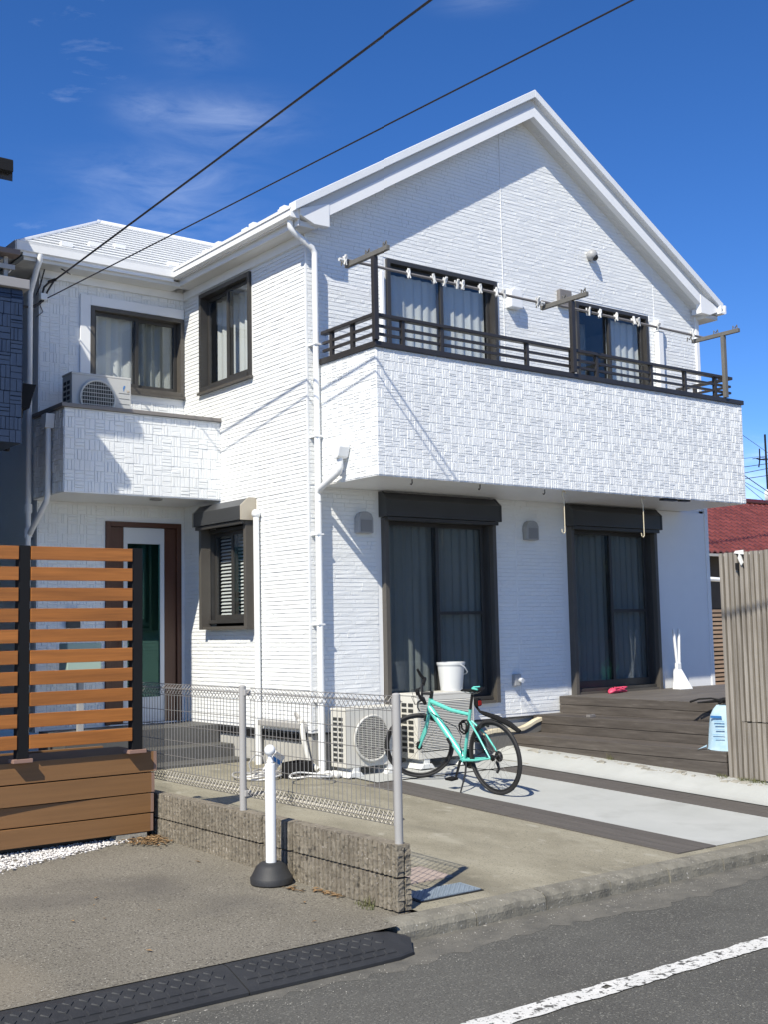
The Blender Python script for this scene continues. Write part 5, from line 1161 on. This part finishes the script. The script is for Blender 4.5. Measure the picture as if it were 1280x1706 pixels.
MB().tube([(-.5, -.1, 2.05), (-.36, 0, 1.72), (-.3, .1, 1.45)], .022, 6).build('reflector', BLKM, an)
MB().lathe([(.02, -.05), (.12, -.03), (.20, .02), (.205, .03), (.12, -.01), (.02, -.03)], 20, (0, 0, 0), lambda x, y, z: (x*.9-.15, z-.12, y*1.15+.45)).build('dish', BUCK, an, smooth=True)
WR = [((18.41, 7.51, 6.11), (19.64, 7.75, 5.85)), ((21.82, 9.96, 6.17), (23.19, 10.18, 6.37)), ((21.83, 9.98, 5.93), (23.2, 10.2, 6.14)), ((21.83, 10.0, 5.76), (23.2, 10.21, 6.0)), ((21.84, 10.01, 5.59), (23.21, 10.23, 5.79)), ((15.06, 5.19, 4.64), (16.15, 5.38, 4.37)), ((15.07, 5.21, 4.51), (16.15, 5.39, 4.29)), ((15.07, 5.21, 4.43), (16.12, 5.44, 4.13))]
for k, (a, b_) in enumerate(WR):
    a = Vector(a); b_ = Vector(b_); d = b_-a
    o = MB().tube([a-d*5, a, b_, b_+d*4], .006 if k in (0, 1, 6, 7) else .010, 5).build('distant_wire', CABLE); tag(o, ['thin distant wire sloping down from the balcony corner, uppermost of all', 'topmost of the four level distant wires beside the antenna', 'second of the four level distant wires beside the antenna', 'third of the four level distant wires beside the antenna', 'lowest of the four level distant wires beside the antenna', 'thick distant wire sloping down to the white dish', 'thin distant wire sloping just under the thick one', 'lowest distant wire sloping down above the red roof'][k], 'wire', 'distant wires above the red roof')

# ------------------------------------------------------------------ across the street (mirrored in the terrace windows)
def plain_house(name, label, x0, x1, y0, y1, h, wm, rm, wins):
    t = thing(name, label, 'house', ((x0+x1)/2, y1, 0))
    def M(x, y, z): return (x-(x0+x1)/2, y-y1, z)
    MB().box(x0, x1, y0, y1, -.3, h, M).build('wall', wm, t)
    ym = (y0+y1)/2
    MB().prism([(y0-.5, h-.05), (ym, h+(ym-y0)*.5), (y1+.5, h-.05), (y1+.5, h-.2), (ym, h+(ym-y0)*.5-.15), (y0-.5, h-.2)], x0-.5, x1+.5, lambda p, q, u: M(u, p, q)).build('roof', rm, t)
    MB().prism([(y0, h), (ym, h+(ym-y0)*.45), (y1, h)], x0, x1, lambda p, q, u: M(u, p, q)).build('gable', wm, t)
    for (wx, wz, ww, wh) in wins:
        w = MB().box(wx, wx+ww, y1, y1+.05, wz, wz+wh, M).build('window', BRZ, t); MB().box(wx+.06, wx+ww-.06, y1+.051, y1+.055, wz+.06, wz+wh-.06, M).build('pane', mat('far_pane', (.05, .06, .07), .08), w)
wmat = mat('street_house_grey', (.17, .165, .155), .8, var=.1); wmat2 = mat('street_house_brown', (.13, .10, .08), .8, var=.1)
plain_house('house', 'grey house across the street mirrored in the left terrace window', 9.5, 19, -24, -16, 5.9, wmat, MATS['neighbour_slate'], [(11, 1, 1.7, 2), (14.5, 1, 1.7, 2), (11, 3.7, 1.7, 1.2), (15.5, 3.7, 1.7, 1.2)])
plain_house('house', 'brown house across the street mirrored in the right terrace window', 21, 32, -25, -16.5, 5.7, wmat2, MATS['neighbour_slate'], [(22, 1, 1.7, 2), (26.5, .6, 1.7, 2.1), (22.5, 3.6, 1.7, 1.2), (28, 3.6, 1.7, 1.2)])
def bush(label, x, y, r, h, seed):
    rg = random.Random(seed); t = thing('garden_tree', label, 'tree', (x, y, -.3)); mb = MB()
    for _ in range(1500):
        a, b_, q = rg.uniform(0, 6.28), rg.uniform(-1, 1), rg.random()**.4*rg.uniform(.7, 1.05)
        c = Vector((math.cos(a)*math.sqrt(1-b_*b_)*r*q, math.sin(a)*math.sqrt(1-b_*b_)*r*q, h*.62+b_*h*.38*q)); s = rg.uniform(.06, .15)
        u = Vector((rg.uniform(-1, 1), rg.uniform(-1, 1), rg.uniform(-1, 1))).normalized()*s; v = u.orthogonal().normalized()*s*.6
        mb.add([c-u, c+v, c+u, c-v], [(0, 1, 2, 3)])
    mb.build('crown', HEDGE, t); MB().tube([(0, 0, 0), (.05, 0, h*.4), (0, .05, h*.75)], [.09, .07, .03], 8).build('trunk', BRN, t)
bush('rounded garden tree across the street beside the grey house', 8.3, -14.2, 1.2, 3.4, 1)
bush('tall garden tree across the street between the two houses', 20.0, -15.0, 1.3, 4.6, 2)
bush('broad garden tree across the street before the brown house', 25.6, -14.6, 1.4, 3.0, 3)
w = thing('garden_wall', 'low grey block wall along the far side of the street', 'wall', (16, -12.6, -.3)); MB().box(-16, 20, -.07, .07, 0, 1.3).build('wall', wmat, w); MB().box(-16, 20, -.09, .09, 1.302, 1.36).build('coping', KERB, w)

# grit along the gutter and the edge of the lot
mb = MB(); rg = random.Random(77)
for _ in range(1500):
    x = rg.uniform(-5.5, 4.5); q = rg.random()
    if q < .55: y = -5.0-abs(rg.gauss(0, .10)); z = -.293
    elif q < .75 and x < -2.6: y = -4.88+abs(rg.gauss(0, .06)); z = lz(y)+.001
    elif q < .9: y = rg.uniform(-7.6, -5.1); z = -.299
    else:
        if x > -2.4: y = -4.78+abs(rg.gauss(0, .08)); z = gz(x, y)+.003
        else: y = rg.uniform(-4.8, -2.2); z = lz(y)+.001
    if -5.4 < x < -2.6 and -5.22 < y < -4.93: y -= .26; z = -.299
    pebble(mb, (x, y, z+.001), rg.uniform(.0016, .0042)*(1.5 if rg.random() < .08 else 1), rg)
g = mb.build('grit', mat('grit_stone', (.24, .225, .19), .85, c2=(.48, .46, .41), vscale=25), kind='stuff', label='loose pale grit along the gutter and kerb'); g['category'] = 'grit'
